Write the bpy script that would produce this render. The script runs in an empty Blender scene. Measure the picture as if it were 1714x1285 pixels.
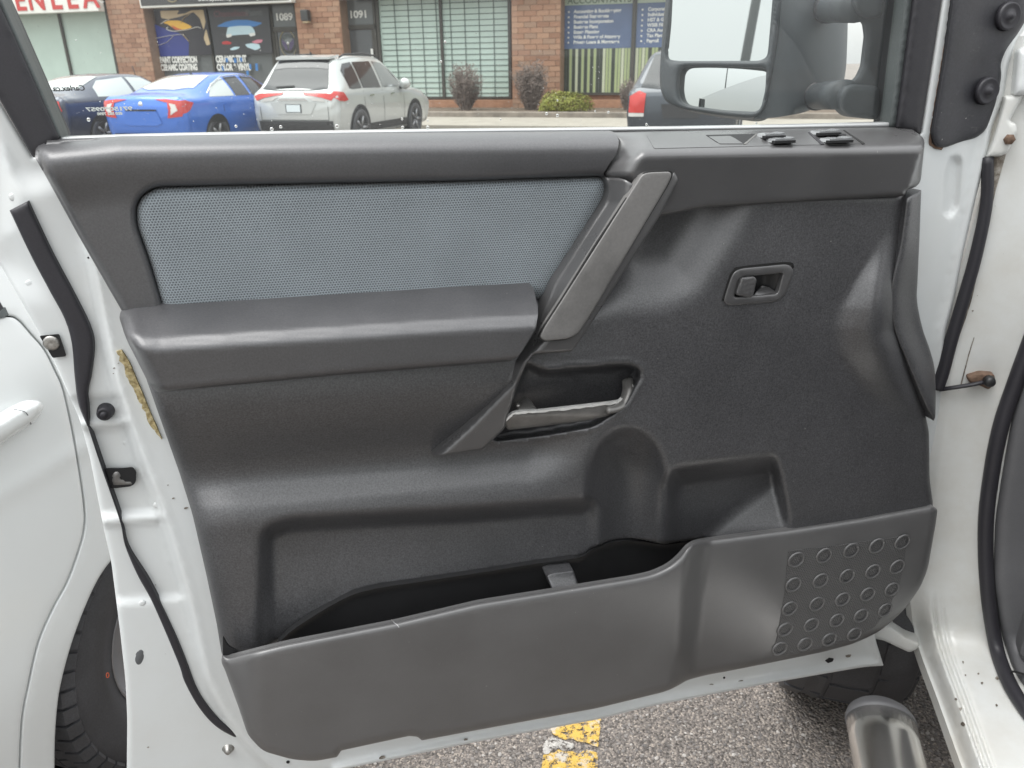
import bpy, bmesh, math, random
import numpy as np
from mathutils import Vector, Matrix
from mathutils.geometry import delaunay_2d_cdt
from mathutils.bvhtree import BVHTree

random.seed(7); np.random.seed(7)
scene = bpy.context.scene
COL = scene.collection
rad = math.radians

# ------------------------------------------------------------------ camera
F, CX, CY = 1288.0, 857.0, 642.5          # measured in the 1714 x 1285 photograph
PITCH, ROLL, EYE = rad(22.6), rad(-0.8), 1.5
cam_d = bpy.data.cameras.new('camera')
cam = bpy.data.objects.new('camera', cam_d); COL.objects.link(cam)
cam_d.sensor_width = 36.0; cam_d.lens = 36.0 * F / 1714.0
cam_d.clip_start = 0.02; cam_d.clip_end = 500
cam.matrix_world = Matrix.Translation((0, 0, EYE)) @ Matrix.Rotation(math.pi/2 - PITCH, 4, 'X') @ Matrix.Rotation(ROLL, 4, 'Z')
cam_d.dof.use_dof = True; cam_d.dof.focus_distance = 1.02; cam_d.dof.aperture_fstop = 13.0
scene.camera = cam

# ------------------------------------------------------------------ sky, sun, exposure (overcast day)
SUN_EL, SUN_AZ = rad(66), rad(-105)
world = bpy.data.worlds.new('World'); scene.world = world; world.use_nodes = True
wn = world.node_tree; wn.nodes.clear()
w_out = wn.nodes.new('ShaderNodeOutputWorld'); w_bg = wn.nodes.new('ShaderNodeBackground')
w_sky = wn.nodes.new('ShaderNodeTexSky'); w_sky.sky_type = 'NISHITA'; w_sky.sun_disc = False
w_sky.sun_elevation = SUN_EL; w_sky.sun_rotation = SUN_AZ; w_sky.dust_density = 2.0; w_sky.air_density = 2.0; w_sky.ozone_density = 1.0
w_hs = wn.nodes.new('ShaderNodeHueSaturation'); w_hs.inputs['Saturation'].default_value = 0.16
w_cl = wn.nodes.new('ShaderNodeMix'); w_cl.data_type = 'RGBA'; w_cl.inputs[0].default_value = 0.75      # an even cloud deck over the clear sky
w_tc = wn.nodes.new('ShaderNodeTexCoord'); w_sx = wn.nodes.new('ShaderNodeSeparateXYZ'); wn.links.new(w_tc.outputs['Generated'], w_sx.inputs[0])
w_mr = wn.nodes.new('ShaderNodeMapRange'); w_mr.inputs[1].default_value = 0.0; w_mr.inputs[2].default_value = 1.0; w_mr.inputs[3].default_value = 3.1; w_mr.inputs[4].default_value = 9.3
wn.links.new(w_sx.outputs[2], w_mr.inputs[0])                                              # standard overcast: brighter overhead than at the horizon
w_tn = wn.nodes.new('ShaderNodeVectorMath'); w_tn.operation = 'SCALE'; w_tn.inputs[0].default_value = (0.98, 1.0, 1.012); wn.links.new(w_mr.outputs[0], w_tn.inputs['Scale'])
wn.links.new(w_tn.outputs[0], w_cl.inputs[7])
wn.links.new(w_sky.outputs[0], w_hs.inputs['Color']); wn.links.new(w_hs.outputs[0], w_cl.inputs[6]); wn.links.new(w_cl.outputs[2], w_bg.inputs[0])
w_bg.inputs[1].default_value = 0.15
wn.links.new(w_bg.outputs[0], w_out.inputs[0])
sun_d = bpy.data.lights.new('sun', 'SUN'); sun_d.energy = 1.5; sun_d.angle = rad(45); sun_d.color = (1, 0.985, 0.965)
sun = bpy.data.objects.new('sun', sun_d); COL.objects.link(sun)
sd = Vector((math.sin(SUN_AZ)*math.cos(SUN_EL), math.cos(SUN_AZ)*math.cos(SUN_EL), math.sin(SUN_EL)))
sun.rotation_euler = sd.to_track_quat('Z', 'Y').to_euler(); sun.location = (0, 0, 30)
vs = scene.view_settings
vs.view_transform = 'Standard'; vs.look = 'None'; vs.gamma = 1.0; vs.use_curve_mapping = False
vs.exposure = 1.08
scene.cycles.use_denoising = True
scene.cycles.max_bounces = 8; scene.cycles.transparent_max_bounces = 12
scene.render.film_transparent = False

# ------------------------------------------------------------------ geometry of the place
CAMP = np.array([0, 0, EYE])
CM = np.array([[cam.matrix_world[i][j] for j in range(3)] for i in range(3)])

def rays(X, Y):
    X = np.atleast_1d(np.asarray(X, float)); Y = np.atleast_1d(np.asarray(Y, float))
    d = np.stack([(X - CX)/F, -(Y - CY)/F, -np.ones_like(X)], 1)
    return d @ CM.T

class Plane:
    """a flat reference in the place (door, storefront, car side...); w is metres towards its normal"""
    def __init__(s, origin, normal):
        s.o = np.array(origin, float); s.n = np.array(normal, float); s.n /= np.linalg.norm(s.n)
    def __call__(s, X, Y, w=0.0):
        d = rays(X, Y); w = np.broadcast_to(np.asarray(w, float), (len(d),))
        t = ((s.o - CAMP) @ s.n + w) / (d @ s.n)
        return CAMP + d * t[:, None]
    def one(s, x, y, w=0.0):
        return s(x, y, w)[0]

AZ_D = rad(75.5)                                     # the open door: its hinge end is farther away
DU = np.array([math.sin(AZ_D), math.cos(AZ_D), 0]); DN = np.array([math.cos(AZ_D), -math.sin(AZ_D), 0])
door = Plane((0, 1.0, 0), DN)
AZ_L = rad(17)                                       # the parking bays, the truck and the storefront share this grid
LA = np.array([math.cos(AZ_L), -math.sin(AZ_L), 0]); LB = np.array([math.sin(AZ_L), math.cos(AZ_L), 0])
def lot(a, b, z=0.0): return LA*a + LB*b + np.array([0, 0, z])
UPV = np.array([0, 0, 1.0])
jamb_pl = Plane(lot(0, 1.385), -LB)
floor_pl = Plane((0, 0, 0), (0, 0, 1))
carside = Plane((-0.86, 1.03, 0), LA)
bld = Plane(lot(0, 25.0), -LB)

def project(P):
    v = (np.asarray(P, float) - CAMP) @ CM
    return CX + F*v[..., 0]/-v[..., 2], CY - F*v[..., 1]/-v[..., 2]

# ------------------------------------------------------------------ materials
MATS = {}
def new_mat(name):
    m = bpy.data.materials.new(name); m.use_nodes = True; MATS[name] = m
    nt = m.node_tree; b = nt.nodes['Principled BSDF']
    return m, nt, b
def N(nt, t, **kw):
    n = nt.nodes.new(t)
    for k, v in kw.items():
        if k in n.inputs: n.inputs[k].default_value = v
        else: setattr(n, k, v)
    return n
def L(nt, a, b): nt.links.new(a, b)
def rgba(c): return (c[0], c[1], c[2], 1)
def objcoord(nt, scale=None):
    tc = N(nt, 'ShaderNodeTexCoord')
    return tc.outputs['Object']
def mixc(nt, fac, a, b, blend='MIX'):
    n = nt.nodes.new('ShaderNodeMix'); n.data_type = 'RGBA'; n.blend_type = blend
    for s, v in ((n.inputs[0], fac), (n.inputs[6], a), (n.inputs[7], b)):
        if hasattr(v, 'is_output') or isinstance(v, bpy.types.NodeSocket): nt.links.new(v, s)
        elif isinstance(v, (int, float)): s.default_value = v
        else: s.default_value = rgba(v)
    return n.outputs[2]
def ramp(nt, src, stops):
    r = nt.nodes.new('ShaderNodeValToRGB'); nt.links.new(src, r.inputs[0])
    els = r.color_ramp.elements
    while len(els) < len(stops): els.new(0.5)
    for e, (p, c) in zip(els, stops):
        e.position = p; e.color = rgba(c) if not isinstance(c, (int, float)) else (c, c, c, 1)
    return r.outputs[0]
def noise(nt, vec, scale, detail=3, rough=0.5):
    n = nt.nodes.new('ShaderNodeTexNoise'); n.inputs['Scale'].default_value = scale
    n.inputs['Detail'].default_value = detail; n.inputs['Roughness'].default_value = rough
    nt.links.new(vec, n.inputs['Vector']); return n.outputs['Fac']
def bump(nt, b, h, strength, dist):
    n = nt.nodes.new('ShaderNodeBump'); n.inputs['Strength'].default_value = strength
    n.inputs['Distance'].default_value = dist; nt.links.new(h, n.inputs['Height'])
    nt.links.new(n.outputs[0], b.inputs['Normal']); return n

def plastic(name, col, rough=0.5, grain=650, gs=0.5, speck=0.3, wear=0.10, spec=0.5, scuff=0.0):
    m, nt, b = new_mat(name); v = objcoord(nt)
    n1 = noise(nt, v, grain, 2, 0.6); n2 = noise(nt, v, 9, 4, 0.6)
    dark = tuple(c*(1-speck) for c in col); lite = tuple(c*(1+speck) for c in col)
    c1 = ramp(nt, n1, [(0.3, dark), (0.7, lite)])
    w1 = ramp(nt, n2, [(0.3, 1-wear), (0.7, 1+wear)])
    c2 = mixc(nt, 1.0, c1, w1, 'MULTIPLY')
    if scuff:
        mp = N(nt, 'ShaderNodeMapping'); mp.inputs['Scale'].default_value = (1, 1, 2.2); mp.inputs['Rotation'].default_value = (0.4, 0.7, 0.3); L(nt, v, mp.inputs[0])
        n3 = noise(nt, mp.outputs[0], 26, 9, 0.82); s3 = ramp(nt, n3, [(0.60, 0.0), (0.80, scuff)])
        c2 = mixc(nt, s3, c2, (0.30, 0.29, 0.27))
        n4 = noise(nt, v, 210, 2, 0.5); s4 = ramp(nt, n4, [(0.765, 0.0), (0.79, scuff*1.6)])
        c2 = mixc(nt, s4, c2, (0.45, 0.43, 0.40))
    L(nt, c2, b.inputs['Base Color'])
    rr = ramp(nt, n2, [(0.25, rough-0.06), (0.75, rough+0.08)]); L(nt, rr, b.inputs['Roughness'])
    b.inputs['Specular IOR Level'].default_value = spec
    bump(nt, b, n1, gs, 0.00018)
    return m
def simple(name, col, rough=0.5, metal=0.0, spec=0.5, emit=None, coat=0.0, var=0.0, vscale=20):
    m, nt, b = new_mat(name)
    b.inputs['Base Color'].default_value = rgba(col); b.inputs['Roughness'].default_value = rough
    b.inputs['Metallic'].default_value = metal; b.inputs['Specular IOR Level'].default_value = spec
    b.inputs['Coat Weight'].default_value = coat; b.inputs['Coat Roughness'].default_value = 0.05
    if var:
        n = noise(nt, objcoord(nt), vscale, 4, 0.6)
        L(nt, ramp(nt, n, [(0.3, tuple(c*(1-var) for c in col)), (0.7, tuple(min(1, c*(1+var)) for c in col))]), b.inputs['Base Color'])
    return m

plastic('trim_plastic', (0.050, 0.050, 0.053), 0.42, 430, 0.9, 0.46, 0.10, 1.0, 0.16)
plastic('soft_trim', (0.054, 0.0535, 0.0565), 0.38, 460, 0.8, 0.2, 0.10, 1.0, 0.14)
plastic('bezel_plastic', (0.068, 0.067, 0.068), 0.30, 900, 0.35, 0.06, 0.08, 0.95, 0.15)
plastic('pocket_plastic', (0.096, 0.095, 0.0955), 0.37, 900, 0.3, 0.06, 0.12, 0.9, 0.16)
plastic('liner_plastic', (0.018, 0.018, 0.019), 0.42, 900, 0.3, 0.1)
plastic('frame_black', (0.022, 0.021, 0.025), 0.55, 700, 0.3, 0.15)
plastic('frame_grey', (0.075, 0.085, 0.085), 0.5, 600, 0.3, 0.15)
plastic('mirror_plastic', (0.036, 0.042, 0.047), 0.55, 500, 0.9, 0.3, 0.2)
plastic('rubber', (0.022, 0.021, 0.026), 0.5, 400, 0.3, 0.1)
plastic('kick_plastic', (0.10, 0.10, 0.105), 0.5, 700, 0.4, 0.08)
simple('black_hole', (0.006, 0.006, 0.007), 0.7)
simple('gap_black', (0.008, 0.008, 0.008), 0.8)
simple('satin_grey', (0.17, 0.165, 0.158), 0.3, 0.35, var=0.15, vscale=60)
simple('silver_edge', (0.90, 0.89, 0.86), 0.22, 0.45, var=0.12, vscale=90)
simple('bright_seal', (0.45, 0.46, 0.46), 0.3, 0.3)
simple('steel_bolt', (0.35, 0.34, 0.32), 0.4, 0.8, var=0.3, vscale=200)
simple('rusty', (0.15, 0.095, 0.065), 0.8, 0.1, var=0.4, vscale=150)
simple('switch_top', (0.22, 0.225, 0.23), 0.22, coat=0.3)
plastic('boot_rubber', (0.024, 0.024, 0.029), 0.45, 260, 0.5, 0.2, 0.3, 0.7, 0.5)
simple('plug_grey', (0.10, 0.105, 0.11), 0.6)

# worn grey grab-handle pad
m, nt, b = new_mat('pad_grey'); v = objcoord(nt)
n = noise(nt, v, 5, 5, 0.6); n2 = noise(nt, v, 300, 3)
c = ramp(nt, n, [(0.36, (0.085, 0.083, 0.081)), (0.54, (0.145, 0.141, 0.137)), (0.8, (0.168, 0.163, 0.158))])
L(nt, mixc(nt, 1.0, c, ramp(nt, n2, [(0.3, 0.93), (0.7, 1.06)]), 'MULTIPLY'), b.inputs['Base Color'])
b.inputs['Roughness'].default_value = 0.36; bump(nt, b, n2, 0.2, 0.0001)

# painted sheet metal
def paint_white(name, col=(0.64, 0.665, 0.668), dirt=0.5, rough=0.3, lo=0.35, hi=0.85):
    m, nt, b = new_mat(name); v = objcoord(nt)
    n1 = noise(nt, v, 5, 6, 0.65); n2 = noise(nt, v, 60, 5, 0.7); n3 = noise(nt, v, 240, 2, 0.5)
    d1 = ramp(nt, n1, [(lo, 0.0), (hi, dirt)])
    c = mixc(nt, d1, col, (0.50, 0.48, 0.43))
    s = ramp(nt, n2, [(0.70, 0.0), (0.78, 0.6*dirt)])
    c = mixc(nt, s, c, (0.36, 0.32, 0.26))
    k = ramp(nt, n3, [(0.775, 0.0), (0.80, dirt)])
    c = mixc(nt, k, c, (0.16, 0.13, 0.10))
    L(nt, c, b.inputs['Base Color']); b.inputs['Roughness'].default_value = rough
    b.inputs['Coat Weight'].default_value = 0.35; b.inputs['Coat Roughness'].default_value = 0.12
    bump(nt, b, n1, 0.01, 0.002)
paint_white('white_paint', dirt=0.35)
paint_white('jamb_paint', (0.62, 0.63, 0.615), dirt=0.9, rough=0.36, lo=0.42, hi=0.78)
paint_white('car_white', (0.70, 0.72, 0.715), dirt=0.05, rough=0.2)
m, nt, b = new_mat('old_glue'); v = objcoord(nt)
n = noise(nt, v, 180, 5, 0.7)
L(nt, ramp(nt, n, [(0.3, (0.16, 0.11, 0.05)), (0.5, (0.42, 0.34, 0.17)), (0.7, (0.55, 0.49, 0.34))]), b.inputs['Base Color'])
b.inputs['Roughness'].default_value = 0.8; bump(nt, b, n, 0.8, 0.002)
m, nt, b = new_mat('grime'); v = objcoord(nt)  # dirt colours, which on the hinge seam strip also stand in for shadow
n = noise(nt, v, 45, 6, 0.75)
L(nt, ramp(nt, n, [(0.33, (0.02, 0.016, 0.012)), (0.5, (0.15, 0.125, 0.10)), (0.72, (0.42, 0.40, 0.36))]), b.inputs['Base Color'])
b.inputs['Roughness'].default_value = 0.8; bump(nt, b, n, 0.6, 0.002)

# knitted fabric / perforated grille from a hexagonal field over the panel's own u,v (metres)
def hexfield(nt, pitch):
    uv = N(nt, 'ShaderNodeUVMap', uv_map='uv'); k = 2*math.pi/(pitch*math.sqrt(3)/2)
    out = None
    for a in (30, 90, 150):
        d = N(nt, 'ShaderNodeVectorMath', operation='DOT_PRODUCT'); L(nt, uv.outputs[0], d.inputs[0])
        d.inputs[1].default_value = (k*math.cos(rad(a)), k*math.sin(rad(a)), 0)
        c = N(nt, 'ShaderNodeMath', operation='COSINE'); L(nt, d.outputs['Value'], c.inputs[0])
        if out is None: out = c.outputs[0]
        else:
            s = N(nt, 'ShaderNodeMath', operation='ADD'); L(nt, out, s.inputs[0]); L(nt, c.outputs[0], s.inputs[1]); out = s.outputs[0]
    mr = N(nt, 'ShaderNodeMapRange'); mr.inputs[1].default_value = -1.5; mr.inputs[2].default_value = 3.0
    L(nt, out, mr.inputs[0]); return mr.outputs[0]
m, nt, b = new_mat('mesh_fabric'); h = hexfield(nt, 0.0034)
n = noise(nt, objcoord(nt), 12, 3); n2 = noise(nt, objcoord(nt), 900, 2)
c = ramp(nt, h, [(0.0, (0.238, 0.268, 0.288)), (0.36, (0.215, 0.243, 0.262)), (0.66, (0.074, 0.085, 0.093))])
c = mixc(nt, 1.0, c, ramp(nt, n, [(0.3, 0.92), (0.7, 1.06)]), 'MULTIPLY')
L(nt, mixc(nt, 1.0, c, ramp(nt, n2, [(0.3, 0.88), (0.7, 1.12)]), 'MULTIPLY'), b.inputs['Base Color'])
b.inputs['Roughness'].default_value = 0.85; b.inputs['Sheen Weight'].default_value = 0.3
bp = bump(nt, b, h, 0.6, 0.001); bp.invert = True
m, nt, b = new_mat('grille_plastic'); h = hexfield(nt, 0.0042)
c = ramp(nt, h, [(0.0, (0.096, 0.095, 0.0955)), (0.48, (0.094, 0.093, 0.093)), (0.70, (0.034, 0.034, 0.034))])
L(nt, c, b.inputs['Base Color']); b.inputs['Roughness'].default_value = 0.45
bp = bump(nt, b, h, 0.7, 0.001); bp.invert = True

# window glass: clear, slightly dirty towards nothing in particular
def glass(name, tint, dirt, refl=1.0):
    m, nt, b = new_mat(name); nt.nodes.remove(b); out = nt.nodes['Material Output']
    tr = N(nt, 'ShaderNodeBsdfTransparent'); tr.inputs[0].default_value = rgba(tint)
    gl = N(nt, 'ShaderNodeBsdfGlossy'); gl.inputs['Roughness'].default_value = 0.02
    fr = N(nt, 'ShaderNodeFresnel'); fr.inputs[0].default_value = 1.45
    mx = N(nt, 'ShaderNodeMixShader'); L(nt, fr.outputs[0], mx.inputs[0]); L(nt, tr.outputs[0], mx.inputs[1]); L(nt, gl.outputs[0], mx.inputs[2])
    df = N(nt, 'ShaderNodeBsdfDiffuse'); df.inputs[0].default_value = (0.62, 0.64, 0.64, 1)
    v = objcoord(nt)
    n1 = noise(nt, v, 3.0, 5, 0.6); n2 = noise(nt, v, 330, 2, 0.5)
    a = ramp(nt, n1, [(0.3, dirt*0.3), (0.75, dirt*1.3)]); s = ramp(nt, n2, [(0.70, 0.0), (0.76, dirt*2.2)])
    ad = N(nt, 'ShaderNodeMath', operation='ADD'); L(nt, a, ad.inputs[0]); L(nt, s, ad.inputs[1])
    m2 = N(nt, 'ShaderNodeMixShader'); L(nt, ad.outputs[0], m2.inputs[0]); L(nt, mx.outputs[0], m2.inputs[1]); L(nt, df.outputs[0], m2.inputs[2])
    L(nt, m2.outputs[0], out.inputs[0])
glass('door_glass_mat', (0.93, 0.96, 0.94), 0.06)
simple('mirror_silver', (0.50, 0.52, 0.512), 0.01, 1.0)
m, nt, b = new_mat('rain_drop'); b.inputs['Transmission Weight'].default_value = 1.0; b.inputs['IOR'].default_value = 1.33; b.inputs['Roughness'].default_value = 0.02

# brushed stainless step
m, nt, b = new_mat('stainless'); v = objcoord(nt)
n = noise(nt, v, 5, 3, 0.5)
L(nt, ramp(nt, n, [(0.25, (0.66, 0.63, 0.59)), (0.7, (0.90, 0.89, 0.87))]), b.inputs['Base Color'])
b.inputs['Metallic'].default_value = 1.0; L(nt, ramp(nt, n, [(0.3, 0.28), (0.7, 0.2)]), b.inputs['Roughness'])

# asphalt with pale aggregate
m, nt, b = new_mat('asphalt'); v = objcoord(nt)
vo = N(nt, 'ShaderNodeTexVoronoi'); vo.inputs['Scale'].default_value = 140; L(nt, v, vo.inputs['Vector'])
vo2 = N(nt, 'ShaderNodeTexVoronoi'); vo2.inputs['Scale'].default_value = 240; L(nt, v, vo2.inputs['Vector'])
sep = N(nt, 'ShaderNodeSeparateColor'); L(nt, vo.outputs['Color'], sep.inputs[0])
sep2 = N(nt, 'ShaderNodeSeparateColor'); L(nt, vo2.outputs['Color'], sep2.inputs[0])
c1 = ramp(nt, sep.outputs[0], [(0.0, (0.06, 0.055, 0.052)), (0.45, (0.15, 0.14, 0.135)), (0.8, (0.19, 0.175, 0.165)), (1.0, (0.29, 0.27, 0.25))])
c2 = ramp(nt, sep2.outputs[1], [(0.0, (0.05, 0.047, 0.045)), (0.6, (0.15, 0.142, 0.135)), (1.0, (0.34, 0.31, 0.28))])
edge = ramp(nt, vo.outputs['Distance'], [(0.35, 1.0), (0.62, 0.0)])
c = mixc(nt, edge, c2, c1)
c = mixc(nt, 1.0, c, (1.38, 1.30, 1.23), 'MULTIPLY')
big = noise(nt, v, 1.3, 5, 0.6)
c = mixc(nt, 1.0, c, ramp(nt, big, [(0.3, 0.72), (0.7, 1.12)]), 'MULTIPLY')
L(nt, c, b.inputs['Base Color']); b.inputs['Roughness'].default_value = 0.75
bump(nt, b, vo.outputs['Distance'], 0.9, 0.006).invert = True
m, nt, b = new_mat('pebble'); oi = N(nt, 'ShaderNodeAttribute', attribute_name='tone')
L(nt, ramp(nt, oi.outputs['Fac'], [(0.0, (0.12, 0.11, 0.105)), (0.6, (0.24, 0.22, 0.205)), (1.0, (0.46, 0.43, 0.40))]), b.inputs['Base Color']); b.inputs['Roughness'].default_value = 0.65
m, nt, b = new_mat('yellow_line'); v = objcoord(nt)
n = noise(nt, v, 24, 6, 0.75); n2 = noise(nt, v, 110, 4, 0.7)
c = mixc(nt, ramp(nt, n, [(0.52, 0.0), (0.6, 1.0)]), (0.62, 0.40, 0.085), (0.50, 0.46, 0.40))
L(nt, c, b.inputs['Base Color']); b.inputs['Roughness'].default_value = 0.8; bump(nt, b, n2, 0.6, 0.004)
n3 = noise(nt, v, 65, 8, 0.8); L(nt, ramp(nt, n3, [(0.44, 0.0), (0.49, 1.0)]), b.inputs['Alpha'])        # worn through to the asphalt
simple('concrete', (0.30, 0.275, 0.235), 0.85, var=0.12, vscale=2.5)
simple('kerb_stone', (0.22, 0.19, 0.16), 0.9, var=0.3, vscale=3)
simple('mulch', (0.12, 0.09, 0.065), 0.95, var=0.5, vscale=18)

# ------------------------------------------------------------------ mesh helpers
def root(name, label, cat, loc=(0, 0, 0), rz=0.0, group=None):
    o = bpy.data.objects.new(name, None); COL.objects.link(o); o.location = loc; o.rotation_euler = (0, 0, rz)
    o.empty_display_size = 0.2
    tag(o, label, cat, group); return o
def tag(o, label=None, cat=None, group=None, kind=None):
    if label: o['label'] = label
    if cat: o['category'] = cat
    if group: o['group'] = group
    if kind: o['kind'] = kind
    return o
def base_of(p):
    while p is not None and p.parent is not None: p = p.parent
    return np.array(p.location) if p is not None else np.zeros(3)

def mesh_obj(name, V, Fc, mat, parent=None, smooth=True, uv=None, world=True, flat_from=None):
    """V in world coordinates (world=True) or in the parent's own frame"""
    V = np.asarray(V, float)
    if world and parent is not None: V = V - base_of(parent)
    me = bpy.data.meshes.new(name); me.from_pydata(V.tolist(), [], [list(map(int, f)) for f in Fc])
    me.validate(); me.update()
    if smooth:
        sm = np.ones(len(me.polygons), bool)
        if flat_from is not None: sm[flat_from:] = False
        me.polygons.foreach_set('use_smooth', sm)
    if uv is not None:
        lay = me.uv_layers.new(name='uv'); idx = np.zeros(len(me.loops), int); me.loops.foreach_get('vertex_index', idx)
        lay.data.foreach_set('uv', np.asarray(uv, float)[idx].ravel())
    if mat: me.materials.append(MATS[mat])
    o = bpy.data.objects.new(name, me); COL.objects.link(o)
    if parent is not None: o.parent = parent
    return o

def rounded(pts, r=10, n=4):
    """closed outline with its corners rounded; a point may be (x, y, r)"""
    P = [(p[0], p[1], p[2] if len(p) > 2 else r) for p in pts]; out = []
    for i in range(len(P)):
        a, c, d = np.array(P[i-1][:2], float), np.array(P[i][:2], float), np.array(P[(i+1) % len(P)][:2], float)
        rr = P[i][2]; la, ld = np.linalg.norm(a-c), np.linalg.norm(d-c)
        if rr < 0.3 or la < 1e-6 or ld < 1e-6: out.append(c); continue
        p0 = c + (a-c)/la*min(rr, la*0.48); p1 = c + (d-c)/ld*min(rr, ld*0.48)
        for k in range(n+1):
            t = k/n; out.append((1-t)**2*p0 + 2*t*(1-t)*c + t*t*p1)
    return np.array(out)
def spline(pts, n=8):
    """open smooth line through the points"""
    P = [np.array(p, float) for p in pts]; P = [2*P[0]-P[1]] + P + [2*P[-1]-P[-2]]; out = []
    for i in range(1, len(P)-2):
        for k in range(n):
            t = k/n; a, b_, c, d = P[i-1], P[i], P[i+1], P[i+2]
            out.append(0.5*((2*b_) + (c-a)*t + (2*a-5*b_+4*c-d)*t*t + (-a+3*b_-3*c+d)*t**3))
    out.append(P[-2]); return np.array(out)
def resample(poly, step):
    out = []
    for i in range(len(poly)):
        a, c = poly[i], poly[(i+1) % len(poly)]; k = max(1, int(math.ceil(np.linalg.norm(c-a)/step)))
        for j in range(k): out.append(a + (c-a)*j/k)
    out = np.array(out); keep = np.linalg.norm(out - np.roll(out, 1, 0), axis=1) > 0.05*min(1, step)
    return out[keep]
def seg_dist(X, Y, poly, closed=True):
    A = np.asarray(poly, float); B = np.roll(A, -1, 0)
    if not closed: A, B = A[:-1], B[:-1]
    d = np.full(len(X), 1e9)
    for a, c in zip(A, B):
        e = c-a; l2 = max(e@e, 1e-12); t = np.clip(((X-a[0])*e[0]+(Y-a[1])*e[1])/l2, 0, 1)
        d = np.minimum(d, (X-a[0]-t*e[0])**2 + (Y-a[1]-t*e[1])**2)
    return np.sqrt(d)
def inside(X, Y, poly):
    r = np.zeros(len(X), bool); A = np.asarray(poly, float)
    for a, c in zip(A, np.roll(A, -1, 0)):
        if abs(a[1]-c[1]) < 1e-12: continue
        m_ = ((a[1] > Y) != (c[1] > Y)) & (X < (c[0]-a[0])*(Y-a[1])/(c[1]-a[1]) + a[0]); r ^= m_
    return r
def sdp(X, Y, poly):
    """signed distance, positive inside"""
    return np.where(inside(X, Y, poly), 1, -1)*seg_dist(X, Y, poly)
def ss(a, b, x):
    t = np.clip((x-a)/(b-a), 0, 1); return t*t*(3-2*t)
def roll(d, r, h):
    """drop of a rounded rim: h metres at the outline, 0 from r on"""
    t = 1-np.clip(d/r, 0, 1); return h*(1-np.sqrt(np.clip(1-t*t, 0, 1)))

def triangulate(poly, step, rings=(), holes=(), extra=None):
    B = resample(np.asarray(poly, float), step); HB = [resample(np.asarray(h, float), step) for h in holes]
    pts = [B]; loops = [len(B)]
    for h in HB: pts.append(h); loops.append(len(h))
    lo, hi = B.min(0), B.max(0)
    gx = np.arange(lo[0], hi[0], step); gy = np.arange(lo[1], hi[1], step*0.87)
    G = np.array([(x + (0.5*step if j % 2 else 0), y) for j, y in enumerate(gy) for x in gx]) if len(gx) and len(gy) else np.zeros((0, 2))
    allb = [B] + HB
    def clear(Q):
        ok = inside(Q[:, 0], Q[:, 1], B); dd = seg_dist(Q[:, 0], Q[:, 1], B)
        for h in HB:
            ok &= ~inside(Q[:, 0], Q[:, 1], h); dd = np.minimum(dd, seg_dist(Q[:, 0], Q[:, 1], h))
        return ok, dd
    lim = max([0.55*step] + [r + 0.4*step for r in rings])
    if len(G):
        ok, dd = clear(G); pts.append(G[ok & (dd > lim)])
    for r in rings:
        for Q in allb:
            T = np.roll(Q, -1, 0) - np.roll(Q, 1, 0); T /= np.maximum(np.linalg.norm(T, axis=1), 1e-9)[:, None]
            nn = np.stack([-T[:, 1], T[:, 0]], 1)
            for s in (1, -1):
                K = Q + nn*r*s; ok, dd = clear(K); pts.append(K[ok & (dd > 0.93*r)])
    if extra is not None:
        E_ = np.asarray(extra, float); ok, dd = clear(E_); pts.append(E_[ok & (dd > 0.5)])
    P = np.vstack(pts); edges = []; s0 = 0
    for n in loops:
        edges += [(s0+i, s0+(i+1) % n) for i in range(n)]; s0 += n
    res = delaunay_2d_cdt([Vector(p) for p in P], edges, [], 1, 1e-4)
    V = np.array([tuple(v) for v in res[0]]); T = [tuple(f) for f in res[2]]
    if holes:
        c = np.array([V[list(t)].mean(0) for t in T]); k = np.ones(len(T), bool)
        for h in HB: k &= ~inside(c[:, 0], c[:, 1], h)
        T = [t for t, q in zip(T, k) if q]
    return V, T

def patch(name, poly, pos, mat, parent, wf=0.0, step=8, rings=(), skirt=0.012, sdir=None, holes=(), r=None, uvax=None, extra=None, smooth=True):
    """a moulded sheet: outline in photograph units carried onto a surface of the place, relief wf(X, Y, d), rim turned back by skirt"""
    poly = rounded(poly, r) if r is not None else np.asarray(poly, float)
    V, T = triangulate(poly, step, rings, holes, extra)
    X, Y = V[:, 0], V[:, 1]; d = seg_dist(X, Y, poly)
    for h in holes: d = np.minimum(d, seg_dist(X, Y, h))
    w = wf(X, Y, d) if callable(wf) else np.full(len(X), float(wf))
    P = pos(X, Y, w)
    T = np.array(T); nrm = np.cross(P[T[:, 1]]-P[T[:, 0]], P[T[:, 2]]-P[T[:, 0]])
    vote = (nrm*(CAMP - P[T[:, 0]])).sum()
    if vote < 0: T = T[:, ::-1]
    faces = [tuple(t) for t in T]; nf = len(faces)
    if skirt:
        from collections import Counter
        cnt = Counter()
        for t in faces:
            for k in range(3): cnt[tuple(sorted((t[k], t[(k+1) % 3])))] += 1
        bd = [(t[k], t[(k+1) % 3]) for t in faces for k in range(3) if cnt[tuple(sorted((t[k], t[(k+1) % 3])))] == 1]
        ids = sorted({i for e in bd for i in e}); n0 = len(P); mp = {i: n0+j for j, i in enumerate(ids)}; m2 = {i: n0+len(ids)+j for j, i in enumerate(ids)}
        back = np.array(sdir if sdir is not None else -pos.n)*skirt
        P = np.vstack([P, P[ids], P[ids]+back])
        faces += [(mp[b_], mp[a_], m2[a_], m2[b_]) for a_, b_ in bd]
    ax = uvax or (DU, UPV)
    uv = np.stack([P@ax[0], P@ax[1]], 1)
    return mesh_obj(name, P, faces, mat, parent, smooth=smooth, uv=uv, flat_from=nf)

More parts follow.
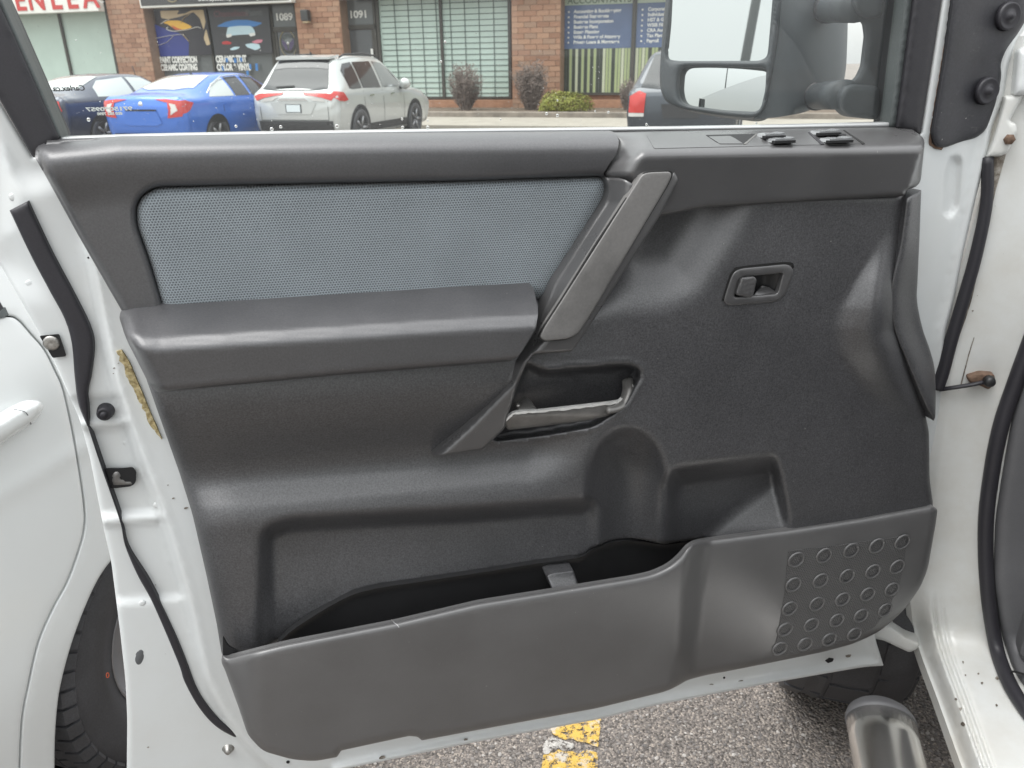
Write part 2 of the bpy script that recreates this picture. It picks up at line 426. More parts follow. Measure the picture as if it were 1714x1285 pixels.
def frames(pts):
    P = np.asarray(pts, float); T = np.gradient(P, axis=0); T /= np.linalg.norm(T, axis=1)[:, None]
    up = np.array([0, 0, 1.0]) if abs(T[0, 2]) < 0.9 else np.array([1.0, 0, 0]); out = []
    for t in T:
        s = np.cross(t, up); s /= np.linalg.norm(s); u = np.cross(s, t); out.append((s, u)); up = u
    return P, T, out
def tube(name, pts, rx, mat, parent, ry=None, n=12, caps=True, world=True):
    P, T, fr = frames(pts); rx = np.broadcast_to(np.asarray(rx, float), (len(P),)); ry = rx if ry is None else np.broadcast_to(np.asarray(ry, float), (len(P),))
    V, Fc = [], []
    for i, p in enumerate(P):
        s, u = fr[i]
        for k in range(n):
            a = 2*math.pi*k/n; V.append(p + s*rx[i]*math.cos(a) + u*ry[i]*math.sin(a))
    for i in range(len(P)-1):
        for k in range(n): Fc.append((i*n+k, i*n+(k+1) % n, (i+1)*n+(k+1) % n, (i+1)*n+k))
    if caps: Fc += [tuple(range(n))[::-1], tuple((len(P)-1)*n+k for k in range(n))]
    return mesh_obj(name, V, Fc, mat, parent, world=world)
def lathe(name, prof, origin, axis, mat, parent, n=32, ref=None, world=True, cap0=True, cap1=True):
    """prof: list of (r, h) along axis"""
    ax = np.array(axis, float); ax /= np.linalg.norm(ax)
    s = np.cross(ax, [0, 0, 1.0] if abs(ax[2]) < 0.9 else [1.0, 0, 0]); s /= np.linalg.norm(s); u = np.cross(s, ax)
    V, Fc = [], []; o = np.array(origin, float)
    for (r_, h) in prof:
        for k in range(n):
            a = 2*math.pi*k/n; V.append(o + ax*h + (s*math.cos(a)+u*math.sin(a))*r_)
    for i in range(len(prof)-1):
        for k in range(n): Fc.append((i*n+k, (i+1)*n+k, (i+1)*n+(k+1) % n, i*n+(k+1) % n))
    if cap0 and prof[0][0] > 1e-5: Fc.append(tuple(range(n)))
    if cap1 and prof[-1][0] > 1e-5: Fc.append(tuple((len(prof)-1)*n+k for k in range(n))[::-1])
    return mesh_obj(name, V, Fc, mat, parent, world=world)
def box(name, lo, hi, mat, parent, axes=None, origin=(0, 0, 0), bev=0.0, world=True):
    """box in the frame axes (three vectors) about origin"""
    ax = axes or (np.array([1., 0, 0]), np.array([0, 1., 0]), np.array([0, 0, 1.])); o = np.array(origin, float)
    V = [o + ax[0]*x + ax[1]*y + ax[2]*z for x in (lo[0], hi[0]) for y in (lo[1], hi[1]) for z in (lo[2], hi[2])]
    Fc = [(0, 1, 3, 2), (4, 6, 7, 5), (0, 4, 5, 1), (2, 3, 7, 6), (0, 2, 6, 4), (1, 5, 7, 3)]
    ob = mesh_obj(name, V, Fc, mat, parent, smooth=False, world=world)
    bm = bmesh.new(); bm.from_mesh(ob.data); bmesh.ops.recalc_face_normals(bm, faces=bm.faces)
    if bev: bmesh.ops.bevel(bm, geom=bm.edges[:], offset=bev, segments=2, affect='EDGES', profile=0.5)
    bm.to_mesh(ob.data); bm.free(); return ob
LOTAX = (LA, LB, UPV)

def text(name, body, p, xd, yd, size, mat, parent=None, align='LEFT', extrude=0.001, sx=1.0, shear=0.0, bold=0.0):
    cu = bpy.data.curves.new(name, 'FONT'); cu.body = body; cu.size = size; cu.align_x = align; cu.align_y = 'BOTTOM_BASELINE'
    cu.extrude = extrude; cu.shear = shear; cu.offset = bold
    cu.materials.append(MATS[mat])
    o = bpy.data.objects.new(name, cu); COL.objects.link(o)
    xd = np.array(xd, float); xd /= np.linalg.norm(xd); yd = np.array(yd, float); yd -= xd*(xd@yd); yd /= np.linalg.norm(yd)
    zd = np.cross(xd, yd); M_ = Matrix(((xd[0]*sx, yd[0], zd[0], 0), (xd[1]*sx, yd[1], zd[1], 0), (xd[2]*sx, yd[2], zd[2], 0), (0, 0, 0, 1)))
    loc = np.array(p, float)
    if parent is not None: loc = loc - base_of(parent); o.parent = parent
    o.matrix_local = Matrix.Translation(loc.tolist()) @ M_
    PENDING.append(o)
    return o
PENDING = []
def bake_texts():
    # lettering becomes plain mesh
    dg = bpy.context.evaluated_depsgraph_get()
    for o in PENDING:
        me = bpy.data.meshes.new_from_object(o.evaluated_get(dg)); nm = o.name
        q = bpy.data.objects.new(nm, me); COL.objects.link(q); q.parent = o.parent; q.matrix_local = o.matrix_local.copy()
        bpy.data.objects.remove(o, do_unlink=True); q.name = nm

# ================================================================== LARGE STRUCTURE
bmg = [(-250, -60), (250, -60), (250, 300), (-250, 300)]
g = mesh_obj('ground', [lot(a, b_, 0) for a, b_ in bmg], [(0, 1, 2, 3)], 'asphalt', None, smooth=False); tag(g, kind='structure')

# ================================================================== THE TRUCK AND ITS OPEN DOOR
TB = lot(0.40, 1.40)
truck = root('pickup_truck', 'white pickup truck at right with its front door swung wide open', 'pickup truck', TB.tolist())

# ---- painted door shell with its pressed ledges
shell_poly = [(-30, 118), (-30, 410), (0, 443), (67, 560), (93, 610), (115, 660), (133, 700), (150, 763), (175, 892), (186, 938), (201, 1056), (210, 1138),
    (213, 1202), (212, 1310), (400, 1335), (562, 1290), (615, 1279), (800, 1241), (1000, 1204), (1094, 1181), (1290, 1143), (1447, 1116), (1479, 1114, 2), (1463, 1063),
    (1500, 1000), (1540, 900), (1557, 783), (1566, 736), (1575, 680), (1578, 618), (1582, 556), (1597, 503), (1612, 425), (1635, 325), (1653, 253), (1660, 214),
    (1681, 163), (1687, 114), (1700, 70), (1735, 20), (1740, -30), (1580, -30, 1), (1541, 222, 2), (1500, 246, 2), (1000, 250), (95, 250, 2), (55, 262, 2)]
ridge = spline([(150, 420), (178, 560), (201, 658), (235, 760), (271, 857), (300, 950), (321, 1027), (350, 1143), (410, 1240), (470, 1300)], 6)
oval = rounded([(1586, 262), (1606, 258), (1613, 272), (1606, 350), (1594, 366), (1577, 360), (1578, 300)], 12)
def shell_w(X, Y, d):
    w = np.full(len(X), -0.030)
    rx_ = np.interp(Y, ridge[:, 1], ridge[:, 0]); left = X < 700
    t = (X - rx_)
    low = np.where(left, 1 - ss(-16, 10, t), 0)          # outside the ridge the sheet steps back
    w -= 0.016*low
    w += np.where(left, 0.004*np.exp(-(t/9)**2), 0)
    # pressed pockets along the latch face, each with a ledge
    for (y0, y1, dep) in ((662, 704, 0.006), (712, 866, 0.010), (876, 1010, 0.006)):
        yy = Y + 0.07*(X-190)
        w -= np.where(left, dep*ss(y0-4, y0+7, yy)*(1-ss(y1-9, y1+3, yy))*low, 0)
    w -= np.where(left, 0.020*ss(70, 20, d)*(X < 260)*ss(520, 430, Y), 0)*0.6
    o = sdp(X, Y, oval); w -= 0.007*ss(-2, 11, o)
    # bottom hem
    hem = (X > 560) & (Y > 1040) & (X < 1500)
    w += np.where(hem, 0.012*ss(16, 0, d) - 0.004, 0)
    w -= roll(d, 9, 0.006)
    right = X > 1540
    w += np.where(right, 0.006*ss(18, 2, d), 0)
    return w
shell = patch('door_shell', shell_poly, door, 'white_paint', truck, shell_w, step=9, rings=(2.5, 6, 10), skirt=0.075, r=14, extra=np.vstack([resample(oval*k + oval.mean(0)*(1-k), 4) for k in (1.06, 0.95, 0.82, 0.66, 0.5, 0.3)] + [resample(ridge[:-1], 7)[:-60] + np.array([dx, 0]) for dx in (-12, -5, 0, 6)]))
shell['label'] = 'white painted sheet metal door frame with scuffs and grime'

def on_shell(x, y, w=0.0):
    X, Y = np.array([x], float), np.array([y], float)
    d = seg_dist(X, Y, rounded(shell_poly, 14)); return door(X, Y, shell_w(X, Y, d) + w)[0]

# shell details
def ribbon(name, left, right, pos, mat, parent, w, step=6, skirt=0.004, rings=(1.5, 3), h=0.002, n=6):
    a = spline(left, n); b_ = spline(right, n)
    poly = np.vstack([a, b_[::-1]])
    return patch(name, poly, pos, mat, parent, (lambda X, Y, d: w - roll(d, 4, h)) if not callable(w) else w, step=step, rings=rings, skirt=skirt)
ws1 = ribbon('weatherstrip', [(16, 352), (52, 428), (85, 490), (108, 533), (120, 574), (125, 630), (131, 675), (146, 713)],
             [(47, 336), (85, 417), (128, 498), (152, 548), (158, 580), (153, 627), (147, 659), (149, 713)], door, 'rubber', shell,
             lambda X, Y, d: -0.036 - roll(d, 7, 0.006) + 0.003*ss(6, 9, d)*0, skirt=0.02)
ws2 = ribbon('weatherstrip', [(146, 711), (168, 778), (200, 870), (209, 912), (230, 962), (257, 1012), (298, 1108), (309, 1141), (333, 1184), (362, 1216), (400, 1237), (421, 1242)],
             [(149, 711), (171, 777), (203, 868), (215, 916), (251, 974), (289, 1050), (309, 1097), (330, 1152), (353, 1187), (379, 1213), (418, 1238), (423, 1240)], door, 'rubber', shell,
             lambda X, Y, d: -0.040 - roll(d, 6, 0.005), skirt=0.02, step=5)
bs = lathe('bump_stop', [(0.0, 0.018), (0.004, 0.018), (0.005, 0.013), (0.0065, 0.017), (0.009, 0.014), (0.0105, 0.004), (0.0105, -0.01)], on_shell(178, 686), DN, 'rubber', shell, 20)
lp = patch('latch', [(172, 786), (182, 784), (205, 784), (222, 782), (228, 790), (227, 808), (219, 814), (194, 817), (184, 816)], door, 'black_hole', shell,
           lambda X, Y, d: np.full(len(X), -0.048), r=4, step=6, skirt=0.002)
patch('latch_jaw', [(186, 792), (196, 786), (203, 792), (203, 800), (213, 804), (226, 803), (224, 812), (194, 815), (185, 813)], door, 'satin_grey', shell, lambda X, Y, d: -0.046 - roll(d, 4, 0.004), r=3, step=5, skirt=0.004)
lathe('striker_loop', [(0.003, 0), (0.003, 0.006), (0.0, 0.007)], on_shell(198, 797, 0.002), DN, 'steel_bolt', shell, 10)
patch('lock_opening', [(66, 562), (99, 559), (111, 596), (88, 599)], door, 'black_hole', shell, lambda X, Y, d: np.full(len(X), -0.0405), r=3, step=8, skirt=0.001)
lathe('bolt_head', [(0.0, 0.0016), (0.003, 0.0022), (0.007, 0.0018), (0.0095, 0.001), (0.0095, 0)], door.one(86, 574, -0.041), DN, 'steel_bolt', shell, 16)
e = [(233.5+8.5*math.cos(a)-2*math.sin(a), 1100+14*math.sin(a)) for a in np.linspace(0, 2*math.pi, 20, endpoint=False)]
patch('drain_plug', e, door, 'plug_grey', shell, lambda X, Y, d: -0.0445 - roll(d, 5, 0.002), step=5, skirt=0.004)
lathe('trim_screw', [(0.0, 0.010), (0.003, 0.010), (0.006, 0.006), (0.008, 0.001), (0.011, -0.001)], on_shell(382, 1253), DN, 'steel_bolt', shell, 16)
for (x, y, r_) in ((482, 1275, 0.0028), (1212, 1134, 0.0022), (148, 417+14, 0.0012)):
    lathe('hole', [(0.0, 0.0012), (r_, 0.0010), (r_, -0.002)], on_shell(x, y, 0.0005), DN, 'black_hole', shell, 10)
patch('chipped_hole', [(1381, 1106), (1388, 1101), (1396, 1102), (1394, 1107), (1386, 1110)], door, 'black_hole', shell, lambda X, Y, d: np.full(len(X), -0.0165), r=1.5, step=4, skirt=0.001)
for (x, y) in ((49, 475), (211, 741), (262, 846), (22, 330), (238, 1010)):
    lathe('spot_weld', [(0.0, 0.0005), (0.002, 0.0004), (0.004, 0.0001), (0.005, -0.001)], on_shell(x, y, 0.0001), DN, 'white_paint', shell, 18)
# old glue along the latch side of the trim
ga = [(196, 588), (206, 612), (213, 634), (228, 660), (242, 690), (252, 712), (268, 734)]
gb = [(203, 586), (216, 606), (228, 634), (240, 662), (253, 694), (262, 714), (271, 736)]
rng = random.Random(3)
ga = [(x + rng.uniform(-3, 2), y + rng.uniform(-2, 2)) for x, y in spline(ga, 5)]
glue_poly = np.array(ga + [tuple(p) for p in spline(gb, 5)[::-1]])
patch('glue_residue', glue_poly, lambda X, Y, w: door(X, Y, w), 'old_glue', shell, lambda X, Y, d: -0.027 + 0.002*np.random.rand(len(X)), step=4, skirt=0.004, sdir=-DN)
# paint chips
for (x, y, s_) in ((290, 834, 3.5), (311, 850, 5), (191, 616, 2.5), (190, 625, 2), (198, 608, 2), (281, 812, 1.8), (247, 970, 1.6), (260, 979, 1.4), (248, 1251, 2.5), (1240, 1140, 6), (1190, 1146, 5), (640, 1268, 8), (1300, 1128, 7), (780, 1238, 6), (1420, 1098, 8)):
    q = [(x + s_*rng.uniform(0.5, 1)*math.cos(a), y + s_*0.45*rng.uniform(0.4, 1)*math.sin(a) - 0.1*s_*math.cos(a)) for a in np.linspace(0, 2*math.pi, 7, endpoint=False)]
    w_ = float((on_shell(x, y) - door.one(x, y, 0)) @ DN)
    patch('paint_chip', q, door, 'grime', shell, lambda X, Y, d: np.full(len(X), w_+0.0008), step=8, skirt=0.0006)

# hinge-end rubber boot plate with two seats
boot_poly = [(1597, -30), (1579, 102), (1558, 225), (1564, 244), (1578, 248), (1634, 231), (1652, 216), (1666, 175), (1677, 126), (1674, 108), (1684, 82), (1701, 61), (1720, 30), (1722, -30)]
def boot_w(X, Y, d):
    c = (X - (1640 - 0.22*(Y-100)))/30.0
    return -0.020 - roll(d, 8, 0.006) - 0.007*np.exp(-c*c)
boot = patch('rubber_boot', boot_poly, door, 'boot_rubber', truck, boot_w, step=8, rings=(2, 5), skirt=0.012, r=10)
boot['label'] = 'black rubber plate with two round seats at the hinge end'
for (x, y) in ((1689, 27), (1653, 152)):
    o_ = door.one(x, y, -0.019)
    lathe('round_seat', [(0.0, 0.008), (0.004, 0.008), (0.006, 0.003), (0.012, 0.0015), (0.0155, 0.003), (0.018, 0.003), (0.0195, -0.004)], o_, DN, 'rubber', boot, 28)
ribbon('rust_stain', [(1595, -20), (1576, 104), (1556, 225), (1562, 246), (1576, 251)], [(1598, -20), (1580, 104), (1560, 224), (1566, 243), (1579, 247)], door, 'rusty', shell, lambda X, Y, d: -0.0285 + 0*X, step=6, skirt=0.003)

# ---- window frame, seals, glass
fl = patch('window_frame', [(-40, -40), (-22, -40), (17, 44), (99, 229), (96, 238), (58, 264), (54, 262), (0, 168), (-40, 100)], door, 'frame_black', truck,
           lambda X, Y, d: -0.018 - roll(d, 8, 0.008), r=4, step=9, rings=(3,), skirt=0.05)
fl['label'] = 'black window frame at the latch side of the open door'
ribbon('glass_run', [(-26, -40), (0, 16), (40, 107), (84, 212), (90, 232)], [(-12, -40), (20, 36), (62, 130), (97, 212), (103, 230)], door, 'frame_grey', fl, lambda X, Y, d: -0.026 - roll(d, 5, 0.005), skirt=0.03)
fr_ = patch('window_frame', [(1534, -40), (1582, -40), (1562, 90), (1541, 224), (1524, 222), (1500, 214)], door, 'frame_black', truck, lambda X, Y, d: -0.016 - roll(d, 9, 0.008), r=3, step=9, rings=(3,), skirt=0.05)
fr_['label'] = 'black window frame at the hinge side of the open door'
patch('glass_run', [(1519, -40), (1536, -40), (1503, 214), (1487, 214)], door, 'frame_grey', fr_, lambda X, Y, d: -0.026 - roll(d, 6, 0.005), step=8, rings=(2,), skirt=0.02)
seal = ribbon('sill_seal', [(96, 230), (300, 224), (700, 217.5), (1030, 214), (1300, 209.5), (1510, 204)], [(100, 235), (300, 229.5), (700, 223.5), (1030, 220), (1300, 216), (1510, 212)], door, 'bright_seal', truck, lambda X, Y, d: -0.030 + roll(9-d, 9, 0.002)*0 - roll(d, 3, 0.003), skirt=0.02)
seal['label'] = 'thin grey rubber seal along the window sill'
gp = patch('door_glass', [(-45, -60), (1545, -60), (1506, 226), (60, 244)], door, 'door_glass_mat', truck, -0.047, step=60, skirt=0)
gp['label'] = 'dirty side window with rain drops and mirrored lettering'
simple('decal_black', (0.02, 0.02, 0.022), 0.5); simple('decal_white', (0.85, 0.85, 0.83), 0.5)
def mirrored(body, x, y, hpx, mat, sx=1.0, shear=0.0, bold=0.0):
    """lettering stuck on the outside of the glass, so it reads backwards from in here; x, y = its right-hand foot"""
    p = door.one(x, y, -0.0478); q = door.one(x, y-hpx, -0.0478)
    text('window_lettering', body, p, -DU, UPV, (q[2]-p[2])/0.72, mat, gp, sx=sx, shear=shear, extrude=0.0001, bold=bold)
mirrored('Carlex.ca', 143.5, 151, 9, 'decal_black', 1.1, 0.12, 0.0002)
mirrored('9715080957', 222, 184, 6.2, 'decal_white', 1.75, 0, 0.00025)
mirrored('800 582 7898', 205, 191.5, 4.6, 'decal_white', 1.15, 0, 0.0002)
# rain drops on the outside of the glass
V, Fc = [], []
bm0 = bmesh.new(); bmesh.ops.create_icosphere(bm0, subdivisions=2, radius=1); DV = np.array([v.co[:] for v in bm0.verts]); DF = [tuple(v.index for v in f.verts) for f in bm0.faces]; bm0.free()
drops = [(455, 216, 3.6), (470, 212, 3.0), (564, 211, 3.6), (673, 199, 2.4), (674, 213, 3), (716, 202, 2), (716, 213, 3.4), (148, 200, 3.4), (915, 190, 3), (933, 193, 3.2), (395, 211, 2.6), (1082, 208, 2.8), (1266, 206, 2.6), (996, 186, 2), (1019, 187, 2), (745, 70, 2.6), (738, 103, 2.6), (933, 168, 2), (838, 200, 2), (1018, 188, 2.3)]
rng = random.Random(11)
for k in range(190):
    y = 40 + 170*rng.random()**0.55; drops.append((rng.uniform(110, 1090), y, rng.uniform(0.35, 1.0)))
for (x, y, r_) in drops:
    c = door.one(x, y, -0.0475); r_ = r_*0.00062
    b0 = len(V); V += [(c + DU*v[0]*r_ + UPV*v[2]*r_*rng.uniform(0.9, 1.1) + DN*v[1]*r_*0.45) for v in DV]; Fc += [tuple(i+b0 for i in f) for f in DF]
tag(mesh_obj('rain_drops', V, Fc, 'rain_drop', gp), kind='stuff')

# ---- lower trim panel (one moulding with all its hollows)
cup = rounded([(880, 607, 8), (912, 621, 14), (1047, 609), (1069, 616), (1071, 630), (1062, 646), (1044, 680), (994, 713), (910, 727), (822, 738), (838, 690), (866, 636)], 14)
hollow = rounded([(600, 150), (1320, 150), (1300, 260), (1262, 345), (1240, 392), (1168, 498), (1120, 517), (1010, 526), (940, 545), (600, 560)], 26)
bin_r = rounded([(434, 884), (478, 866), (760, 851), (972, 836), (1000, 834), (1000, 1000), (640, 1010), (560, 1040), (500, 1110), (434, 1110)], 30)
bottle = rounded([(975, 960), (978, 820), (990, 765), (1013, 728), (1048, 712), (1082, 722), (1105, 755), (1117, 800), (1116, 960)], 26)
box2 = rounded([(1112, 812), (1128, 788), (1288, 767, 8), (1420, 752, 8), (1420, 960), (1108, 960)], 12)
crease = [(1484, 385), (1444, 450), (1402, 515), (1392, 545), (1398, 580), (1430, 648), (1488, 724), (1532, 716), (1526, 660), (1500, 590), (1494, 500)]
APX = np.array([1464, 552.0])
left_prof = np.array([(480, .020), (600, .050), (648, .060), (664, .060), (690, .054), (715, .043), (740, .030), (762, .020), (780, .0175), (795, .020), (815, .030), (838, .042), (856, .047), (900, .047), (1200, .047)])
def cubic(x, xp, fp):
    # smooth interpolation (Catmull-Rom on an uneven grid)
    m_ = np.gradient(fp, xp); i = np.clip(np.searchsorted(xp, x)-1, 0, len(xp)-2); h_ = xp[i+1]-xp[i]; t = np.clip((x-xp[i])/h_, 0, 1)
    return (2*t**3-3*t**2+1)*fp[i] + (t**3-2*t**2+t)*h_*m_[i] + (-2*t**3+3*t**2)*fp[i+1] + (t**3-t**2)*h_*m_[i+1]
liner_top = [(466, 1076), (496, 1050), (566, 1007), (615, 988), (700, 974), (800, 959), (900, 943), (969, 933), (990, 921), (1019, 909.5), (1048, 905), (1077, 906.5), (1107, 911), (1130, 909.5), (1174, 903)]
lt = spline(liner_top, 5)
hole_l = rounded([(1229, 497, 4), (1235, 470, 6), (1242, 463, 4), (1310, 457, 3), (1301, 490, 5), (1296, 492, 3)], 5)
liner_cut = np.vstack([lt + np.array([0, 1.0]), np.array([(1200, 905), (1200, 1200), (440, 1200), (440, 1090)])])
def panel_w(X, Y, d):
    yy = Y + 0.085*(X-550)
    wl = cubic(yy, left_prof[:, 0], left_prof[:, 1])
    wr = 0.047 + 0.0*X
    k = ss(880, 1000, X + 0.25*(Y-760))
    w = wl*(1-k) + wr*k
    s = sdp(X, Y, bin_r); w -= 0.034*ss(-6, 26, s); w += 0.020*ss(880, 1060, yy)*ss(0, 20, s)
    s = sdp(X, Y, hollow); w -= 0.040*ss(-14, 96, s)
    q = ((X-1047)/73.0)**2 + (np.clip(795-Y, 0, 999)/84.0)**2
    w -= 0.046*np.clip(1-q, 0, 1)**1.15*ss(-14, 14, sdp(X, Y, bottle))
    s = sdp(X, Y, box2)
    xr = 1319 + (1292-1319)*(895-Y)/(895-772)
    dep = 0.00034*np.clip(xr-X, -20, 999) + 0.00052*(896-Y)
    k_ = 0.008; m_ = np.clip(0.5+0.5*(0.048-dep)/k_, 0, 1); dep = 0.048*(1-m_) + dep*m_ - k_*m_*(1-m_)*0.5
    w -= np.clip(dep, 0, 1)*ss(-12, 30, s)*(1-ss(-6, 12, X-xr))
    xq = np.interp(Y, [385, 470, 552, 630, 716], [1486, 1472, 1467, 1490, 1532]); xc = np.interp(Y, [385, 450, 515, 548, 585, 648, 716], [1484, 1440, 1400, 1390, 1396, 1430, 1512])
    u_ = np.clip((X-xc)/np.maximum(xq-xc, 4), 0, 1); u_ = 0.35*u_ + 0.65*ss(0, 1, u_)
    w += 0.030*ss(380, 530, Y)*(1-ss(570, 722, Y))*np.where(X < xq, u_, 1-ss(0, 44, X-xq))
    s = sdp(X, Y, cup); w -= 0.050*ss(-3, 7, s); w += 0.003*np.exp(-((s+4)/4)**2)
    lb = np.interp(Y, [520, 620, 700, 790, 860, 960, 1040, 1100], [205, 240, 268, 300, 322, 345, 362, 372]); w -= roll(np.clip(X-lb, 0, 999), 85, 0.034)*ss(640, 760, Y)*0.8
    s = sdp(X, Y, hole_l); w -= 0.03*ss(-3, 1, s)
    s = sdp(X, Y, liner_cut); w -= 0.075*ss(-5, 2, s)
    # outer roll
    w -= roll(d, 14, 0.012)
    return w
panel_poly = [(205, 520), (240, 620), (268, 700), (300, 790), (322, 860), (345, 960), (362, 1040), (372, 1100), (480, 1140), (1480, 1000), (1558, 880), (1562, 846), (1556, 800), (1555, 722), (1548, 690), (1522, 610), (1505, 540), (1500, 470), (1512, 380), (1518, 322), (1100, 330), (1020, 330), (900, 480)]
extra_pts = np.vstack([resample(hole_l, 3), resample(hole_l, 3)*0.9+hole_l.mean(0)*0.1, resample(lt, 5)[:-30], resample(lt, 5)[:-30]+np.array([0, -5]), resample(lt, 5)[:-30]+np.array([0, 4]), resample(cup, 5), resample(cup, 5)+np.array([0, 3]), resample(np.array([(1112, 812), (1128, 788), (1300, 766), (1322, 900), (1185, 895), (1284, 772)], float), 7), resample(bottle, 8), resample(np.array(crease, float), 6)])
panel = patch('door_panel', panel_poly, door, 'trim_plastic', truck, panel_w, step=6.5, rings=(2.5, 6, 10), skirt=0.05, r=10, extra=extra_pts)
panel['label'] = 'dark grey grained lower door panel with moulded hollows'

# ---- upper trim round the fabric insert
fabric_line = rounded([(273, 512, 1), (251, 440), (229, 378), (227, 346), (238, 325), (262, 312), (500, 307), (780, 302), (1004, 294), (1016, 300, 5), (1019, 322), (990, 376), (925, 474, 1)], 13)
up_poly = np.vstack([rounded([(206, 524, 1), (130, 392), (74, 290), (58, 263, 5), (60, 247, 5), (76, 235, 5), (200, 229, 2), (600, 223.5, 2), (1026, 219.5, 2), (1036, 234, 3), (1034, 252), (1010, 290, 2), (1023, 318), (1016, 340), (985, 392), (925, 480, 1)], 8), fabric_line[::-1]])
def up_w(X, Y, d):
    ytop = np.interp(X, [60, 200, 600, 1030], [243, 229, 223.5, 219.5])
    t = (Y - ytop)
    w = -0.018 + 0.050*np.sqrt(np.clip(1-(1-np.clip(t/34, 0, 1))**2, 0, 1)) - 0.010*ss(40, 120, t)
    df = seg_dist(X, Y, fabric_line, closed=False)
    w -= roll(df, 11, 0.012)
    left = np.interp(Y, [235, 290, 392, 524], [60, 74, 130, 206]); w -= roll(np.clip(X-left, 0, 99), 17, 0.022)
    return w
upper = patch('upper_trim', up_poly, door, 'soft_trim', truck, up_w, step=7.5, rings=(2, 5, 9, 13), skirt=0.03)
upper['label'] = 'soft grey upper door trim under the window sill'
fab_poly = np.vstack([fabric_line[1:-1] , np.array([(918, 500), (600, 520), (276, 530)])])
fab_in = rounded([(276, 530, 1), (252.5, 440), (230.3, 378), (228.3, 347), (239, 326.5), (263, 313.5), (500, 309), (780, 304), (1003, 296), (1014.5, 301.5, 5), (1017.5, 322), (989, 376), (916, 500, 1)], 13)
fabric = patch('fabric_insert', fab_in, door, 'mesh_fabric', truck, lambda X, Y, d: 0.021 - roll(d, 22, 0.015), step=10, rings=(2, 5, 9, 15, 21), skirt=0.02)
fabric['label'] = 'blue grey mesh fabric insert of the door trim'

# ---- armrest
arm_poly = rounded([(199, 530, 6), (204, 516, 6), (240, 511), (273, 508.5, 2), (780, 477), (882, 471), (893, 480, 6), (902, 526), (894, 553), (868, 596), (856, 604, 5), (560, 628), (264, 656.5, 5), (250, 644, 8), (211, 567)], 14)
def arm_w(X, Y, d):
    yb = np.interp(X, [199, 273, 780, 900], [515, 508, 476, 470]); yf = np.interp(X, [199, 240, 267, 780, 900], [566, 574, 576, 544, 538])
    t = np.clip((Y-yb)/(yf-yb), 0, 1)
    w = 0.018 + 0.081*t
    w = w*1.0
    u_ = Y-yf; w += np.where(u_ > 0, -0.004*np.clip(u_/60, 0, 1), 0)
    # round the long front edge
    w -= 0.006*np.exp(-(u_/6.0)**2)
    de = np.minimum(np.clip(X-np.interp(Y, [510, 530, 567, 644, 656], [203, 199, 211, 250, 262]), 0, 99), 99)
    w -= roll(de, 26, 0.034)
    lo = np.interp(X, [255, 264, 560, 856, 870], [650, 656.5, 628, 604, 598]) - Y
    w -= roll(np.clip(lo, 0, 99), 9, 0.010)
    return w
arm = patch('armrest', arm_poly, door, 'soft_trim', truck, arm_w, step=7, rings=(2, 5, 9), skirt=0.02)
arm['label'] = 'padded grey armrest shelf below the fabric insert'

# ---- switch shelf and the diagonal strut that carries the grab handle: one bezel moulding each
shelf_poly = rounded([(1020, 220.5, 2), (1300, 215, 2), (1500, 212, 2), (1524, 214, 6), (1546, 230, 8), (1548, 240), (1541, 304), (1534, 312, 4), (1518, 318, 4), (1514, 328, 4), (1270, 341.5), (1180, 347), (1104, 362, 4), (1070, 372), (1028, 320), (1009, 290), (1031, 254), (1036, 236, 4)], 9)
def shelf_w(X, Y, d):
    yt = np.interp(X, [1020, 1300, 1548], [220.5, 215, 213]); ye = np.interp(X, [1040, 1075, 1536], [262, 253, 244])
    t = np.clip((Y-yt)/(ye-yt), 0, 1)
    w = -0.022 + 0.090*(t**0.92)
    u_ = Y-ye
    w += np.where(u_ > 0, -0.010*np.clip(u_/90, 0, 1), 0)
    w -= 0.006*np.exp(-(u_/6.0)**2)
    # end cap drops back beyond the seam at the hinge end
    seam = np.interp(Y, [236, 262, 318], [1546, 1538, 1520]); w -= 0.012*ss(-3, 14, X-seam)
    # left flank falls away towards the fabric
    lx = np.interp(Y, [220, 236, 254, 290, 320], [1020, 1036, 1031, 1009, 1028]); w -= 0.040*(1-ss(-2, 52, X-lx))*ss(224, 262, Y)
    w -= roll(d, 7, 0.008)
    return w
shelf = patch('switch_shelf', shelf_poly, door, 'bezel_plastic', truck, shelf_w, step=6, rings=(1.5, 4, 7), skirt=0.03)
shelf['label'] = 'dark grey ledge with window switches at the hinge end'
strut_poly = rounded([(1012, 296, 4), (1046, 300, 4), (1100, 330), (1128, 286, 4), (1136, 300, 6), (1104, 362), (1015, 501), (992, 538), (957, 588, 4), (893, 594, 4), (882, 604), (868, 640), (848, 700), (846, 716), (808, 752, 4), (729, 764, 2), (723, 760, 2), (773, 713), (843, 640), (854, 606), (870, 590), (896, 552), (906, 527), (928, 472), (990, 374), (1012, 340), (1019, 319)], 8)
axA, axB = np.array([1095, 300.0]), np.array([935, 580.0])
